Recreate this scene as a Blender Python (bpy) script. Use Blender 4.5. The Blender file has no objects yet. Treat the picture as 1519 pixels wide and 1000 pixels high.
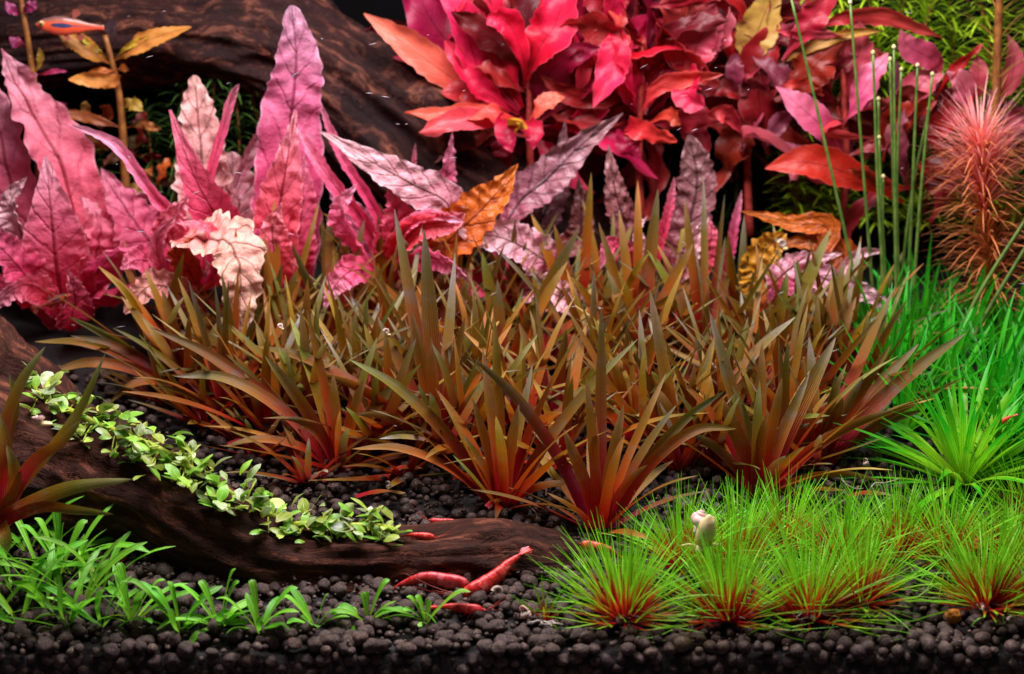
import bpy, bmesh, math, random
import numpy as np
from mathutils import Vector, Matrix, noise

# ------------------------------------------------------------------ scene, camera, world, light
S = 0.006                                   # one working unit is 6 mm
sc = bpy.context.scene
COL = sc.collection
W, H = 1519.0, 1000.0
F = 2560.0                                  # focal length in photo pixels
CAM = Vector((0.0, -75.0, 32.9))
PITCH = math.radians(14.0)
cd = bpy.data.cameras.new('camera')
cd.sensor_width = 36.0
cd.lens = 36.0 * F / W
cd.clip_start = 0.01
cd.clip_end = 20.0
cd.dof.use_dof = True
cd.dof.focus_distance = 88.0 * S
cd.dof.aperture_fstop = 13.0
cam = bpy.data.objects.new('camera', cd)
COL.objects.link(cam)
cam.location = CAM * S
cam.rotation_euler = (math.radians(90) - PITCH, 0, 0)
sc.camera = cam

wd = bpy.data.worlds.new('World')
sc.world = wd
wd.use_nodes = True
bg = wd.node_tree.nodes['Background']
bg.inputs[0].default_value = (0.80, 0.62, 0.78, 1)
bg.inputs[1].default_value = 0.10


def area_light(name, loc, size, power, col, target):
    ld = bpy.data.lights.new(name, 'AREA')
    ld.shape = 'RECTANGLE'
    ld.size, ld.size_y = size[0] * S, size[1] * S
    ld.energy = power
    ld.color = col
    lo = bpy.data.objects.new(name, ld)
    COL.objects.link(lo)
    lo.location = Vector(loc) * S
    d = Vector(target) - Vector(loc)
    lo.rotation_euler = d.to_track_quat('-Z', 'Y').to_euler()
    return lo


# the tank's LED bar hangs over the water, a little in front of the middle
area_light('tank_lamp', (0, 10, 50), (58, 17), 2.75, (1.0, 0.90, 0.95), (0, 14, 0))
sc.view_settings.view_transform = 'Standard'
sc.view_settings.look = 'None'
sc.view_settings.exposure = 0.0
sc.view_settings.gamma = 1.0
sc.cycles.use_denoising = True
sc.cycles.max_bounces = 8
sc.cycles.diffuse_bounces = 4
sc.cycles.transmission_bounces = 5
sc.cycles.caustics_reflective = False
sc.cycles.caustics_refractive = False
sc.cycles.sample_clamp_indirect = 4.0

# ------------------------------------------------------------------ helpers
FWD = Vector((0, math.cos(PITCH), -math.sin(PITCH)))
UPV = Vector((0, math.sin(PITCH), math.cos(PITCH)))
RGT = Vector((1, 0, 0))


FRONT = 1.6                                 # how far the soil reaches before y = 0


def ray(px, py):
    return (FWD * F + RGT * (px - W / 2) - UPV * (py - H / 2)).normalized()


def at(px, py, Y):
    d = ray(px, py)
    return CAM + d * ((Y - CAM.y) / d.y)


def ppu(p):
    return F / max(1.0, (p - CAM).dot(FWD))


def g(x, y):
    yy = y + FRONT
    return 0.27 * y + 0.35 * noise.noise(Vector((x * .16, y * .16, 3.1))) * min(1, max(0, yy) / 3)


def ground(px, py):
    d = ray(px, py)
    t = 60.0
    while t < 140:
        p = CAM + d * t
        if p.z < g(p.x, p.y):
            return p
        t += 0.1
    return CAM + d * 110


def lin(c):
    return tuple(((x / 12.92) if x <= .04045 else ((x + .055) / 1.055) ** 2.4) for x in c)


def hx(s):
    s = s.lstrip('#')
    return lin([int(s[i:i + 2], 16) / 255 for i in (0, 2, 4)])


def mesh_data(name, verts, faces, uvs=None, smooth=True, rnd=None):
    me = bpy.data.meshes.new(name)
    me.from_pydata([(v[0] * S, v[1] * S, v[2] * S) for v in verts], [], faces)
    if uvs is not None:
        ul = me.uv_layers.new(name='UVMap')
        li = np.empty(len(me.loops), dtype=np.int32)
        me.loops.foreach_get('vertex_index', li)
        ul.data.foreach_set('uv', np.array(uvs, dtype=np.float32)[li].ravel())
    if rnd is not None:
        at_ = me.attributes.new('rnd', 'FLOAT', 'POINT')
        at_.data.foreach_set('value', np.array(rnd, dtype=np.float32))
    if smooth:
        me.polygons.foreach_set('use_smooth', np.ones(len(me.polygons), dtype=bool))
    me.update()
    return me


def link(name, me, mat, parent=None, loc=None, color=None):
    o = bpy.data.objects.new(name, me)
    COL.objects.link(o)
    if me is not None and mat is not None and not me.materials:
        me.materials.append(mat)
    if parent is not None:
        o.parent = parent
    if loc is not None:
        o.location = Vector(loc) * S
    if color is not None:
        o.color = (color[0], color[1], color[2], 1)
    return o


def obj(name, geo, mat, parent=None, base=Vector((0, 0, 0)), color=None, smooth=True):
    """geo=(verts,faces,uvs[,rnd]) in world units; stored relative to base (the parent's origin)"""
    v, f, u = geo[0], geo[1], geo[2]
    r = geo[3] if len(geo) > 3 else None
    me = mesh_data(name, [(p[0] - base[0], p[1] - base[1], p[2] - base[2]) for p in v], f, u, smooth, r)
    return link(name, me, mat, parent, None if parent is not None else base, color)


def tag(o, label=None, cat=None, group=None, kind=None):
    if label: o['label'] = label
    if cat: o['category'] = cat
    if group: o['group'] = group
    if kind: o['kind'] = kind
    return o


def thing(name, base, label, cat, group=None):
    o = bpy.data.objects.new(name, None)
    o.empty_display_size = 0.005
    COL.objects.link(o)
    o.location = Vector(base) * S
    tag(o, label, cat, group)
    o.hide_render = False
    return o


def interp(tab, v):
    for i in range(len(tab) - 1):
        a, b = tab[i], tab[i + 1]
        if v <= b[0]:
            t = (v - a[0]) / max(1e-6, b[0] - a[0])
            t = t * t * (3 - 2 * t) * .5 + t * .5
            return a[1] + (b[1] - a[1]) * t
    return tab[-1][1]


def crom(pts, n):
    P = [pts[0] * 2 - pts[1]] + list(pts) + [pts[-1] * 2 - pts[-2]]
    out = []
    m = len(pts) - 1
    for k in range(n + 1):
        x = k / n * m
        i = min(int(x), m - 1)
        t = x - i
        a, b, c, d = P[i], P[i + 1], P[i + 2], P[i + 3]
        out.append(.5 * ((2 * b) + (c - a) * t + (2 * a - 5 * b + 4 * c - d) * t * t + (3 * b - a - 3 * c + d) * t ** 3))
    return out


def frames(c, side0):
    T, B = [], []
    n = len(c)
    for i in range(n):
        t = (c[min(i + 1, n - 1)] - c[max(i - 1, 0)])
        t = t.normalized() if t.length > 1e-9 else Vector((0, 0, 1))
        T.append(t)
    b = side0
    for i in range(n):
        b = b - T[i] * b.dot(T[i])
        if b.length < 1e-6:
            b = T[i].cross(Vector((0.3, -1, .2)))
        b = b.normalized()
        B.append(b)
    return T, B


PROF = dict(
    crypt=[(0, .22), (.12, .34), (.28, .85), (.4, 1), (.6, .82), (.8, .46), (.92, .2), (1, .02)],
    taper=[(0, .45), (.15, .85), (.3, 1), (.5, .82), (.72, .46), (.88, .2), (1, .05)],
    tongue=[(0, .5), (.2, .95), (.35, 1), (.6, .8), (.8, .58), (.92, .36), (.98, .2), (1, .06)],
    cryptw=[(0, .55), (.15, .8), (.35, 1), (.6, .95), (.8, .7), (.93, .4), (1, .1)],
    strap=[(0, 1.15), (.12, 1), (.4, .97), (.65, .86), (.84, .56), (.94, .28), (1, .03)],
    lance=[(0, .1), (.12, .2), (.32, .72), (.5, 1), (.68, .9), (.85, .52), (.95, .22), (1, .03)],
    oval=[(0, .12), (.12, .4), (.35, .92), (.55, 1), (.8, .78), (.93, .42), (1, .06)],
    spat=[(0, .35), (.3, .55), (.65, 1), (.87, .85), (.96, .5), (1, .08)],
    needle=[(0, 1), (.6, .75), (1, .08)],
    even=[(0, .9), (.3, 1), (.7, .85), (.9, .45), (1, .03)],
)


def leaf(ctrl, hw, prof='crypt', side=None, roll=0., twist=0., nx=4, ny=14, cup=.2, ruf=0., rufn=6, blis=0.,
         seed=0, jag=0., thick=0.):
    c = crom(ctrl, ny)
    if side is None:
        V = (CAM - c[len(c) // 2]).normalized()
        Tm = (c[-1] - c[0]).normalized()
        side = Tm.cross(V)
        if side.length < .15:
            side = Vector((1, 0, 0))
    T, B = frames(c, side)
    tab = PROF[prof]
    verts, uvs, faces = [], [], []
    for j in range(ny + 1):
        v = j / ny
        w = hw * interp(tab, v)
        R = Matrix.Rotation(math.radians(roll + twist * (v - .5)), 3, T[j])
        b = R @ B[j]
        nrm = b.cross(T[j])
        env = min(1, v * 4) * min(1, (1 - v) * 5 + .25)
        for i in range(nx + 1):
            u = i / nx * 2 - 1
            ww = w
            if jag:
                ww *= 1 + jag * noise.noise(Vector((v * 30, (3 if u > 0 else -3) + seed, .5))) * abs(u)
            off = cup * w * (u * u - .35)
            if ruf:
                sd = 0 if u > 0 else 2.1
                off += ruf * .3 * hw * env * u * u * math.sin(6.2832 * rufn * (v + .05 * noise.noise(Vector((v * 5, sd, seed)))) + sd + seed)
                off += ruf * hw * 1.6 * env * u * u * (noise.noise(Vector((v * rufn * 1.3, u * .6, seed * 3.3))) + .6 * noise.noise(Vector((v * rufn * .5, u, seed * 2.1))))
            if blis:
                off += blis * hw * noise.noise(Vector((u * 2.4 + seed, v * 13, seed * 1.7))) * env
            p = c[j] + b * (u * ww) + nrm * off
            verts.append(p)
            uvs.append((u * .5 + .5, v))
    n1 = nx + 1
    for j in range(ny):
        for i in range(nx):
            a = j * n1 + i
            faces.append((a, a + 1, a + n1 + 1, a + n1))
    return verts, faces, uvs


def az_side(d):
    """horizontal side vector so that the upper face looks up and towards the plant's axis"""
    h = Vector((d[0], d[1], 0))
    if h.length < 1e-4: h = Vector((0, -1, 0))
    h.normalize()
    return Vector((h.y, -h.x, 0))


def arc(base, az, length, th0, droop, n=6, pw=1.4):
    p = Vector(base)
    out = [p.copy()]
    d = Vector((math.cos(az), math.sin(az), 0))
    for k in range(n):
        th = th0 - droop * ((k + .5) / n) ** pw
        p = p + (d * math.cos(th) + Vector((0, 0, 1)) * math.sin(th)) * (length / n)
        out.append(p.copy())
    return out


def tube(ctrl, rads, nseg=12, nang=6, cap=True, disp=None):
    c = crom(ctrl, nseg)
    T, B = frames(c, Vector((0.31, .2, .93)).cross((c[-1] - c[0]).normalized()))
    verts, faces, uvs = [], [], []
    m = len(rads) - 1
    for j in range(nseg + 1):
        x = j / nseg * m
        i = min(int(x), m - 1)
        t = x - i
        r = rads[i] * (1 - t) + rads[i + 1] * t
        N = B[j].cross(T[j])
        for k in range(nang):
            a = 2 * math.pi * k / nang
            rr = r * (disp(j / nseg, a, r) if disp else 1)
            verts.append(c[j] + (B[j] * math.cos(a) + N * math.sin(a)) * rr)
            uvs.append((k / nang, j / nseg))
    for j in range(nseg):
        for k in range(nang):
            k2 = (k + 1) % nang
            faces.append((j * nang + k, j * nang + k2, (j + 1) * nang + k2, (j + 1) * nang + k))
    if cap:
        faces.append(tuple(range(nang - 1, -1, -1)))
        faces.append(tuple(nseg * nang + k for k in range(nang)))
    return verts, faces, uvs


def join(geos):
    v, f, u, r = [], [], [], []
    for gi in geos:
        o = len(v)
        v += list(gi[0])
        f += [tuple(i + o for i in q) for q in gi[1]]
        u += list(gi[2])
        r += list(gi[3]) if len(gi) > 3 else [0.] * len(gi[0])
    return v, f, u, r


def blob(center, rad, rot=None, nu=12, nv=8, fn=None):
    """closed ellipsoid lofted ring by ring, fn(dir)->scale"""
    verts, faces, uvs = [], [], []
    rot = rot or Matrix.Identity(3)
    for j in range(nv + 1):
        ph = math.pi * j / nv
        for i in range(nu):
            a = 2 * math.pi * i / nu
            d = Vector((math.sin(ph) * math.cos(a), math.sin(ph) * math.sin(a), math.cos(ph)))
            s = fn(d) if fn else 1
            verts.append(Vector(center) + rot @ Vector((d.x * rad[0] * s, d.y * rad[1] * s, d.z * rad[2] * s)))
            uvs.append((i / nu, j / nv))
    for j in range(nv):
        for i in range(nu):
            i2 = (i + 1) % nu
            faces.append((j * nu + i, (j + 1) * nu + i, (j + 1) * nu + i2, j * nu + i2))
    return verts, faces, uvs


# ------------------------------------------------------------------ materials
class NT:
    def __init__(self, name):
        self.mat = bpy.data.materials.new(name)
        self.mat.use_nodes = True
        self.t = self.mat.node_tree
        self.t.nodes.clear()
        self.out = self.t.nodes.new('ShaderNodeOutputMaterial')

    def n(self, typ, **kw):
        x = self.t.nodes.new('ShaderNode' + typ)
        for k, v in kw.items():
            setattr(x, k, v)
        return x

    def l(self, a, b):
        self.t.links.new(a, b)

    def put(self, sock, v):
        if hasattr(v, 'is_output'):
            self.l(v, sock)
        elif isinstance(v, (tuple, list)) and len(v) == 3 and sock.type == 'RGBA':
            sock.default_value = (*v, 1)
        else:
            sock.default_value = v

    def m(self, op, a, b=0.5, c=None, clamp=False):
        x = self.n('Math', operation=op, use_clamp=clamp)
        self.put(x.inputs[0], a)
        self.put(x.inputs[1], b)
        if c is not None: self.put(x.inputs[2], c)
        return x.outputs[0]

    def mix(self, fac, a, b, mode='MIX'):
        x = self.n('MixRGB', blend_type=mode)
        self.put(x.inputs[0], fac)
        self.put(x.inputs[1], a)
        self.put(x.inputs[2], b)
        return x.outputs[0]

    def ramp(self, fac, stops):
        x = self.n('ValToRGB')
        e = x.color_ramp.elements
        while len(e) < len(stops): e.new(0.5)
        for el, (p, c) in zip(e, stops):
            el.position = p
            el.color = (*c, 1) if len(c) == 3 else c
        self.put(x.inputs[0], fac)
        return x.outputs[0]

    def noise(self, scale, detail=3, rough=.55, coord=None, dist=0.):
        x = self.n('TexNoise')
        x.inputs['Scale'].default_value = scale
        x.inputs['Detail'].default_value = detail
        x.inputs['Roughness'].default_value = rough
        x.inputs['Distortion'].default_value = dist
        if coord is not None: self.l(coord, x.inputs['Vector'])
        return x.outputs['Fac']

    def smooth(self, x, lo, hi):
        r = self.n('MapRange', interpolation_type='SMOOTHSTEP')
        self.put(r.inputs[0], x)
        r.inputs[1].default_value = lo
        r.inputs[2].default_value = hi
        return r.outputs[0]


def leafmat(name, stops, mid=None, midw=.06, side=None, nside=10, sidek=2.2, sidefac=.4, stripes=0, mott=None,
            trans=.35, rough=.42, bump=.25, bscale=500., edge=None, spec=.4, hole=False, var=.18, tip=None, bdist=.0006):
    t = NT(name)
    tc = t.n('TexCoord')
    sep = t.n('SeparateXYZ')
    t.l(tc.outputs['UV'], sep.inputs[0])
    u, v = sep.outputs[0], sep.outputs[1]
    au = t.m('ABSOLUTE', t.m('SUBTRACT', t.m('MULTIPLY', u, 2.), 1.))
    oi = t.n('ObjectInfo')
    attr = t.n('Attribute', attribute_name='rnd')
    rnd = t.m('FRACT', t.m('ADD', oi.outputs['Random'], attr.outputs['Fac']))
    # shift the gradient a little from leaf to leaf
    vv = t.m('ADD', v, t.m('MULTIPLY', t.m('SUBTRACT', rnd, .5), .22), clamp=True)
    oc = tc.outputs['Object']
    nz = t.noise(160., 4, .6, oc)
    vv = t.m('ADD', vv, t.m('MULTIPLY', t.m('SUBTRACT', nz, .5), .25), clamp=True)
    col = t.ramp(vv, stops)
    bh = t.noise(bscale, 3, .6, oc)
    if mott:
        mc, msc, lo, hi, amt = mott
        f = t.m('MULTIPLY', t.smooth(t.noise(msc, 5, .65, oc, .4), lo, hi), amt)
        col = t.mix(f, col, mc)
    if stripes:
        sx = t.m('SINE', t.m('MULTIPLY', au, stripes * 3.1416))
        col = t.mix(t.m('MULTIPLY', t.m('ADD', sx, 1.), .16), col, (0, 0, 0))
        bh = t.m('ADD', bh, t.m('MULTIPLY', sx, .6))
    if edge:
        ec, lo, hi, amt = edge
        col = t.mix(t.m('MULTIPLY', t.smooth(au, lo, hi), amt), col, ec)
    if tip:
        col = t.mix(t.m('MULTIPLY', t.smooth(v, tip[1], 1.0), tip[2]), col, tip[0])
    if side:
        ph = t.m('FRACT', t.m('ADD', t.m('SUBTRACT', t.m('MULTIPLY', v, float(nside)), t.m('MULTIPLY', au, sidek)),
                              t.m('MULTIPLY', nz, .5)))
        line = t.m('SUBTRACT', 1., t.smooth(t.m('ABSOLUTE', t.m('SUBTRACT', ph, .5)), .02, .11))
        col = t.mix(t.m('MULTIPLY', line, sidefac), col, side)
        bh = t.m('SUBTRACT', bh, t.m('MULTIPLY', line, .35))
    if mid:
        ml = t.m('SUBTRACT', 1., t.smooth(au, midw * .35, midw))
        ml = t.m('MULTIPLY', ml, t.m('SUBTRACT', 1.05, t.m('MULTIPLY', v, .6)))
        col = t.mix(ml, col, mid)
        bh = t.m('ADD', bh, t.m('MULTIPLY', ml, 1.2))
    if bump > .12:
        sp_ = t.smooth(t.noise(750., 3, .6, oc), .62, .74)
        col = t.mix(t.m('MULTIPLY', sp_, .4), col, t.mix(.7, col, hx('#3a2618')))
    col = t.mix(1., col, oi.outputs['Color'], 'MULTIPLY')
    hsv = t.n('HueSaturation')
    t.put(hsv.inputs['Value'], t.m('ADD', 1 - var, t.m('MULTIPLY', rnd, 2 * var)))
    t.put(hsv.inputs['Hue'], t.m('ADD', .49, t.m('MULTIPLY', t.m('FRACT', t.m('MULTIPLY', rnd, 7.3)), .02)))
    t.l(col, hsv.inputs['Color'])
    col = hsv.outputs[0]
    b = t.n('Bump')
    b.inputs['Strength'].default_value = bump
    b.inputs['Distance'].default_value = bdist
    t.l(bh, b.inputs['Height'])
    p = t.n('BsdfPrincipled')
    t.l(col, p.inputs['Base Color'])
    p.inputs['Roughness'].default_value = rough
    p.inputs['Specular IOR Level'].default_value = spec
    t.l(b.outputs[0], p.inputs['Normal'])
    tr = t.n('BsdfTranslucent')
    t.l(col, tr.inputs['Color'])
    t.l(b.outputs[0], tr.inputs['Normal'])
    mx = t.n('MixShader')
    mx.inputs[0].default_value = trans
    t.l(p.outputs[0], mx.inputs[1])
    t.l(tr.outputs[0], mx.inputs[2])
    sh = mx.outputs[0]
    if hole:
        h = t.smooth(t.noise(420., 2, .5, oc), .60, .62)
        tp = t.n('BsdfTransparent')
        m2 = t.n('MixShader')
        t.l(h, m2.inputs[0])
        t.l(sh, m2.inputs[1])
        t.l(tp.outputs[0], m2.inputs[2])
        sh = m2.outputs[0]
    t.l(sh, t.out.inputs[0])
    return t.mat


def plain(name, c1, c2=None, scale=300., rough=.5, bump=.3, spec=.4, sss=0., trans=0., emit=None, objcol=False, detail=4):
    t = NT(name)
    tc = t.n('TexCoord')
    nz = t.noise(scale, detail, .6, tc.outputs['Object'])
    oi = t.n('ObjectInfo')
    c2 = c2 or tuple(x * .6 for x in c1)
    col = t.mix(t.smooth(nz, .35, .68), c2, c1)
    if objcol:
        col = t.mix(1., col, oi.outputs['Color'], 'MULTIPLY')
    p = t.n('BsdfPrincipled')
    t.l(col, p.inputs['Base Color'])
    p.inputs['Roughness'].default_value = rough
    p.inputs['Specular IOR Level'].default_value = spec
    if sss:
        p.inputs['Subsurface Weight'].default_value = sss
        p.inputs['Subsurface Radius'].default_value = (.002, .001, .0008)
        p.inputs['Subsurface Scale'].default_value = 1.
    b = t.n('Bump')
    b.inputs['Strength'].default_value = bump
    b.inputs['Distance'].default_value = .0008
    t.l(nz, b.inputs['Height'])
    t.l(b.outputs[0], p.inputs['Normal'])
    sh = p.outputs[0]
    if trans:
        tr = t.n('BsdfTranslucent')
        t.l(col, tr.inputs['Color'])
        mx = t.n('MixShader')
        mx.inputs[0].default_value = trans
        t.l(sh, mx.inputs[1])
        t.l(tr.outputs[0], mx.inputs[2])
        sh = mx.outputs[0]
    t.l(sh, t.out.inputs[0])
    return t.mat


M = {}
M['crypt'] = leafmat('crypt_leaf', [(0, hx('#cc2040')), (.25, hx('#e84c70')), (.6, hx('#e8708e')), (1, hx('#e2a6b8'))],
                     mid=hx('#8c1428'), midw=.07, side=hx('#a83050'), nside=8, sidek=1.3, sidefac=.2,
                     mott=(hx('#f2a2b8'), 170., .52, .8, .45), edge=(hx('#fad4de'), .9, 1., .35), trans=.42, rough=.44, bump=.7, bscale=250., bdist=.0016, spec=.3)
M['cryptpale'] = leafmat('crypt_leaf_pale', [(0, hx('#d8627c')), (.3, hx('#dc9aa4')), (1, hx('#e0bab8'))],
                         mid=hx('#6e3a2c'), midw=.06, side=hx('#9a5c58'), nside=9, sidek=1.3, sidefac=.25,
                         mott=(hx('#f0dcd6'), 190., .45, .7, .6), edge=(hx('#f6e4e2'), .85, 1., .6), trans=.22, rough=.46, bump=.9, bscale=250., bdist=.0016, spec=.35)
M['cryptplum'] = leafmat('crypt_leaf_plum', [(0, hx('#8a2e38')), (.4, hx('#7c484e')), (1, hx('#886664'))],
                         mid=hx('#33161a'), midw=.08, side=hx('#4c2a30'), nside=9, sidek=1.3, sidefac=.3,
                         mott=(hx('#a08482'), 190., .46, .72, .6), trans=.2, rough=.36, bump=.9, bscale=250., bdist=.0016, spec=.45)
M['cryptrot'] = leafmat('crypt_leaf_rust', [(0, hx('#b8402a')), (.5, hx('#c85e24')), (1, hx('#cc7028'))],
                        mid=hx('#7a2410'), midw=.07, side=hx('#8a3618'), nside=8, sidek=1.3, sidefac=.3,
                        mott=(hx('#a04426'), 190., .45, .7, .6), trans=.3, rough=.4, bump=.8, bscale=250., bdist=.0016)
M['yellowleaf'] = leafmat('holed_leaf', [(0, hx('#b06a1c')), (.5, hx('#c08420')), (1, hx('#b87a24'))], mid=hx('#7a3c10'),
                          mott=(hx('#8a5014'), 260., .45, .65, .6), trans=.3, hole=True, bump=.5)
M['brown'] = leafmat('brown_strap', [(0, hx('#c8143c')), (.16, hx('#c02430')), (.35, hx('#b04c1e')), (.55, hx('#9c681e')), (.77, hx('#84742e')), (1, hx('#a89c70'))],
                     stripes=9, mott=(hx('#8c846e'), 110., .48, .76, .6), trans=.36, rough=.45, bump=.35, bscale=700., spec=.35,
                     edge=(hx('#a08650'), .88, 1., .45), var=.3)
M['ten'] = leafmat('lawn_leaf', [(0, hx('#bce044')), (.3, hx('#8cdc34')), (1, hx('#74cc30'))], mid=hx('#90dc60'), midw=.12,
                   mott=(hx('#4c8c24'), 260., .5, .75, .5), stripes=3, trans=.4, rough=.36, bump=.25, var=.28, tip=(hx('#a4dc74'), .75, .5))
M['buce'] = leafmat('buce_leaf', [(0, hx('#a0a83c')), (.4, hx('#84a04a')), (1, hx('#98aa74'))], mid=hx('#b0cc80'), midw=.1,
                    mott=(hx('#c0ccac'), 400., .46, .7, .6), trans=.25, rough=.32, bump=.4, var=.3, edge=(hx('#b0bc78'), .85, 1., .5))
M['tuft'] = leafmat('tuft_blade', [(0, hx('#a81018')), (.24, hx('#c43018')), (.38, hx('#c4761e')), (.48, hx('#98d028')), (1, hx('#74dc28'))],
                    trans=.42, rough=.5, bump=.0, var=.3)
M['erio'] = leafmat('green_strap', [(0, hx('#d0f444')), (.42, hx('#a4f02c')), (.7, hx('#4ccc22')), (1, hx('#24a424'))],
                    stripes=4, trans=.42, rough=.38, bump=.1, var=.2)
M['eriodark'] = leafmat('green_grass', [(0, hx('#8cec34')), (.4, hx('#50d428')), (1, hx('#30bc28'))], stripes=3, trans=.5, rough=.4, bump=.1, var=.3)
M['magenta'] = leafmat('magenta_leaf', [(0, hx('#a00c28')), (.4, hx('#dc1648')), (.8, hx('#ec2c60')), (1, hx('#ee4468'))],
                       mid=hx('#8c0c28'), midw=.05, side=hx('#b01638'), nside=8, sidek=1.5, sidefac=.2,
                       mott=(hx('#d02c44'), 90., .5, .8, .5), trans=.5, rough=.42, bump=.25, edge=(hx('#f48094'), .92, 1., .4))
M['redleaf'] = leafmat('red_leaf', [(0, hx('#840a10')), (.5, hx('#a41a20')), (1, hx('#b83c38'))],
                       mid=hx('#6c1010'), midw=.05, side=hx('#80181c'), nside=8, sidek=1.5, sidefac=.2,
                       mott=(hx('#b05c5c'), 90., .48, .75, .5), trans=.38, rough=.42, bump=.3, edge=(hx('#d88880'), .92, 1., .4))
M['rosy'] = leafmat('rosy_leaf', [(0, hx('#a82c38')), (.5, hx('#c05470')), (1, hx('#cc7c8a'))],
                    mid=hx('#7c2438'), midw=.05, side=hx('#8c3048'), nside=8, sidek=1.5, sidefac=.2,
                    mott=(hx('#a85050'), 90., .48, .75, .6), trans=.35, rough=.4, bump=.3, edge=(hx('#dca8b0'), .92, 1., .4))
M['salmon'] = leafmat('salmon_leaf', [(0, hx('#c01c30')), (.4, hx('#d44848')), (1, hx('#d66454'))],
                      mid=hx('#b03c30'), midw=.06, side=hx('#b85040'), nside=8, sidek=1.5, sidefac=.2,
                      mott=(hx('#c05044'), 90., .48, .75, .5), trans=.35, rough=.38, bump=.3, edge=(hx('#f4988c'), .9, 1., .5))
M['tan'] = leafmat('tan_leaf', [(0, hx('#8a5a30')), (.5, hx('#b08a48')), (1, hx('#a8863c'))], mid=hx('#7c5a28'),
                   mott=(hx('#8c5c34'), 200., .48, .7, .6), trans=.3, rough=.5, bump=.4)
M['stalk'] = plain('green_stalk', hx('#647c34'), hx('#3e5e22'), 200., .45, .1, trans=.1)
M['button'] = plain('button_head', hx('#d0cc98'), hx('#98985a'), 900., .7, .5)
M['stem'] = plain('olive_stem', hx('#8a5a24'), hx('#6a3c18'), 300., .5, .2)
M['stemred'] = plain('red_stem', hx('#98342a'), hx('#6a1c18'), 300., .5, .2)
M['stemgreen'] = plain('green_rhizome', hx('#a8b83a'), hx('#7c8c28'), 300., .5, .2)
M['feather'] = leafmat('feather_needle', [(0, hx('#d07038')), (.5, hx('#e08850')), (1, hx('#dc9860'))], trans=.35, rough=.5, bump=0, var=.25)
M['featherpink'] = leafmat('feather_needle_pink', [(0, hx('#f07868')), (.5, hx('#f49c98')), (1, hx('#f4b4b0'))], trans=.35, rough=.5, bump=0, var=.2)
M['featheroliv'] = leafmat('feather_needle_olive', [(0, hx('#b08a38')), (1, hx('#b89c50'))], trans=.35, rough=.5, bump=0, var=.25)
M['moss'] = leafmat('fine_green', [(0, hx('#88a41c')), (.5, hx('#a8d028')), (1, hx('#c8ec3c'))], trans=.4, rough=.5, bump=0, var=.35)
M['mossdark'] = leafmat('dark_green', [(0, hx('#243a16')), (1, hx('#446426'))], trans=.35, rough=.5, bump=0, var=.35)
M['shrimp'] = None
M['root'] = plain('root_white', hx('#cfc4b8'), hx('#9a8c80'), 400., .6, .1)
M['speck'] = plain('speck_white', hx('#a094a0'), hx('#746a74'), 100., .6, .0)
M['shellwhite'] = plain('snail_shell_white', hx('#e6cfc0'), hx('#c79a90'), 260., .25, .1, sss=.3)
M['shelltan'] = plain('snail_shell_tan', hx('#b8a898'), hx('#7a6658'), 500., .3, .3)
M['foot'] = plain('snail_foot', hx('#dccf9a'), hx('#cbb884'), 500., .35, .15, sss=.4)
M['eye'] = plain('eye_black', (.006, .005, .006), (.004, .004, .004), 100., .15, 0.)
M['orangefluff'] = plain('orange_detritus', hx('#c07c1c'), hx('#8c5010'), 500., .8, .8)


def soil_mat(name, k=1.0):
    t = NT(name)
    tc = t.n('TexCoord')
    oc = tc.outputs['Object']
    oi = t.n('ObjectInfo')
    attr = t.n('Attribute', attribute_name='rnd')
    r = t.m('FRACT', t.m('ADD', oi.outputs['Random'], attr.outputs['Fac']))
    col = t.ramp(r, [(0, tuple(k * x for x in hx('#45362f'))), (.4, tuple(k * x for x in hx('#5a4842'))), (.75, tuple(k * x for x in hx('#6b5952'))), (1, tuple(k * x for x in hx('#7a5f50')))])
    nz = t.noise(520., 5, .68, oc)
    col = t.mix(t.smooth(nz, .35, .7), tuple(k * x for x in hx('#33261f')), col)
    g_ = t.smooth(t.noise(1300., 2, .6, oc), .6, .7)
    col = t.mix(t.m('MULTIPLY', g_, .6), col, tuple(k * x for x in hx('#a88a70')))
    al = t.smooth(t.noise(30., 3, .6, oc), .62, .75)
    col = t.mix(t.m('MULTIPLY', al, .35), col, tuple(k * x for x in hx('#6a5a20')))
    b = t.n('Bump')
    b.inputs['Strength'].default_value = .8
    b.inputs['Distance'].default_value = .0005
    t.l(t.m('ADD', nz, t.m('MULTIPLY', t.noise(2200., 2, .5, oc), .5)), b.inputs['Height'])
    p = t.n('BsdfPrincipled')
    t.l(col, p.inputs['Base Color'])
    p.inputs['Roughness'].default_value = .62
    p.inputs['Specular IOR Level'].default_value = .35
    t.l(b.outputs[0], p.inputs['Normal'])
    t.l(p.outputs[0], t.out.inputs[0])
    return t.mat


M['soil'] = soil_mat('aquarium_soil', .88)
M['soilshade'] = soil_mat('aquarium_soil_shaded', .12)  # same soil, colour darkened to paint the shade below the top granules


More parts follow.
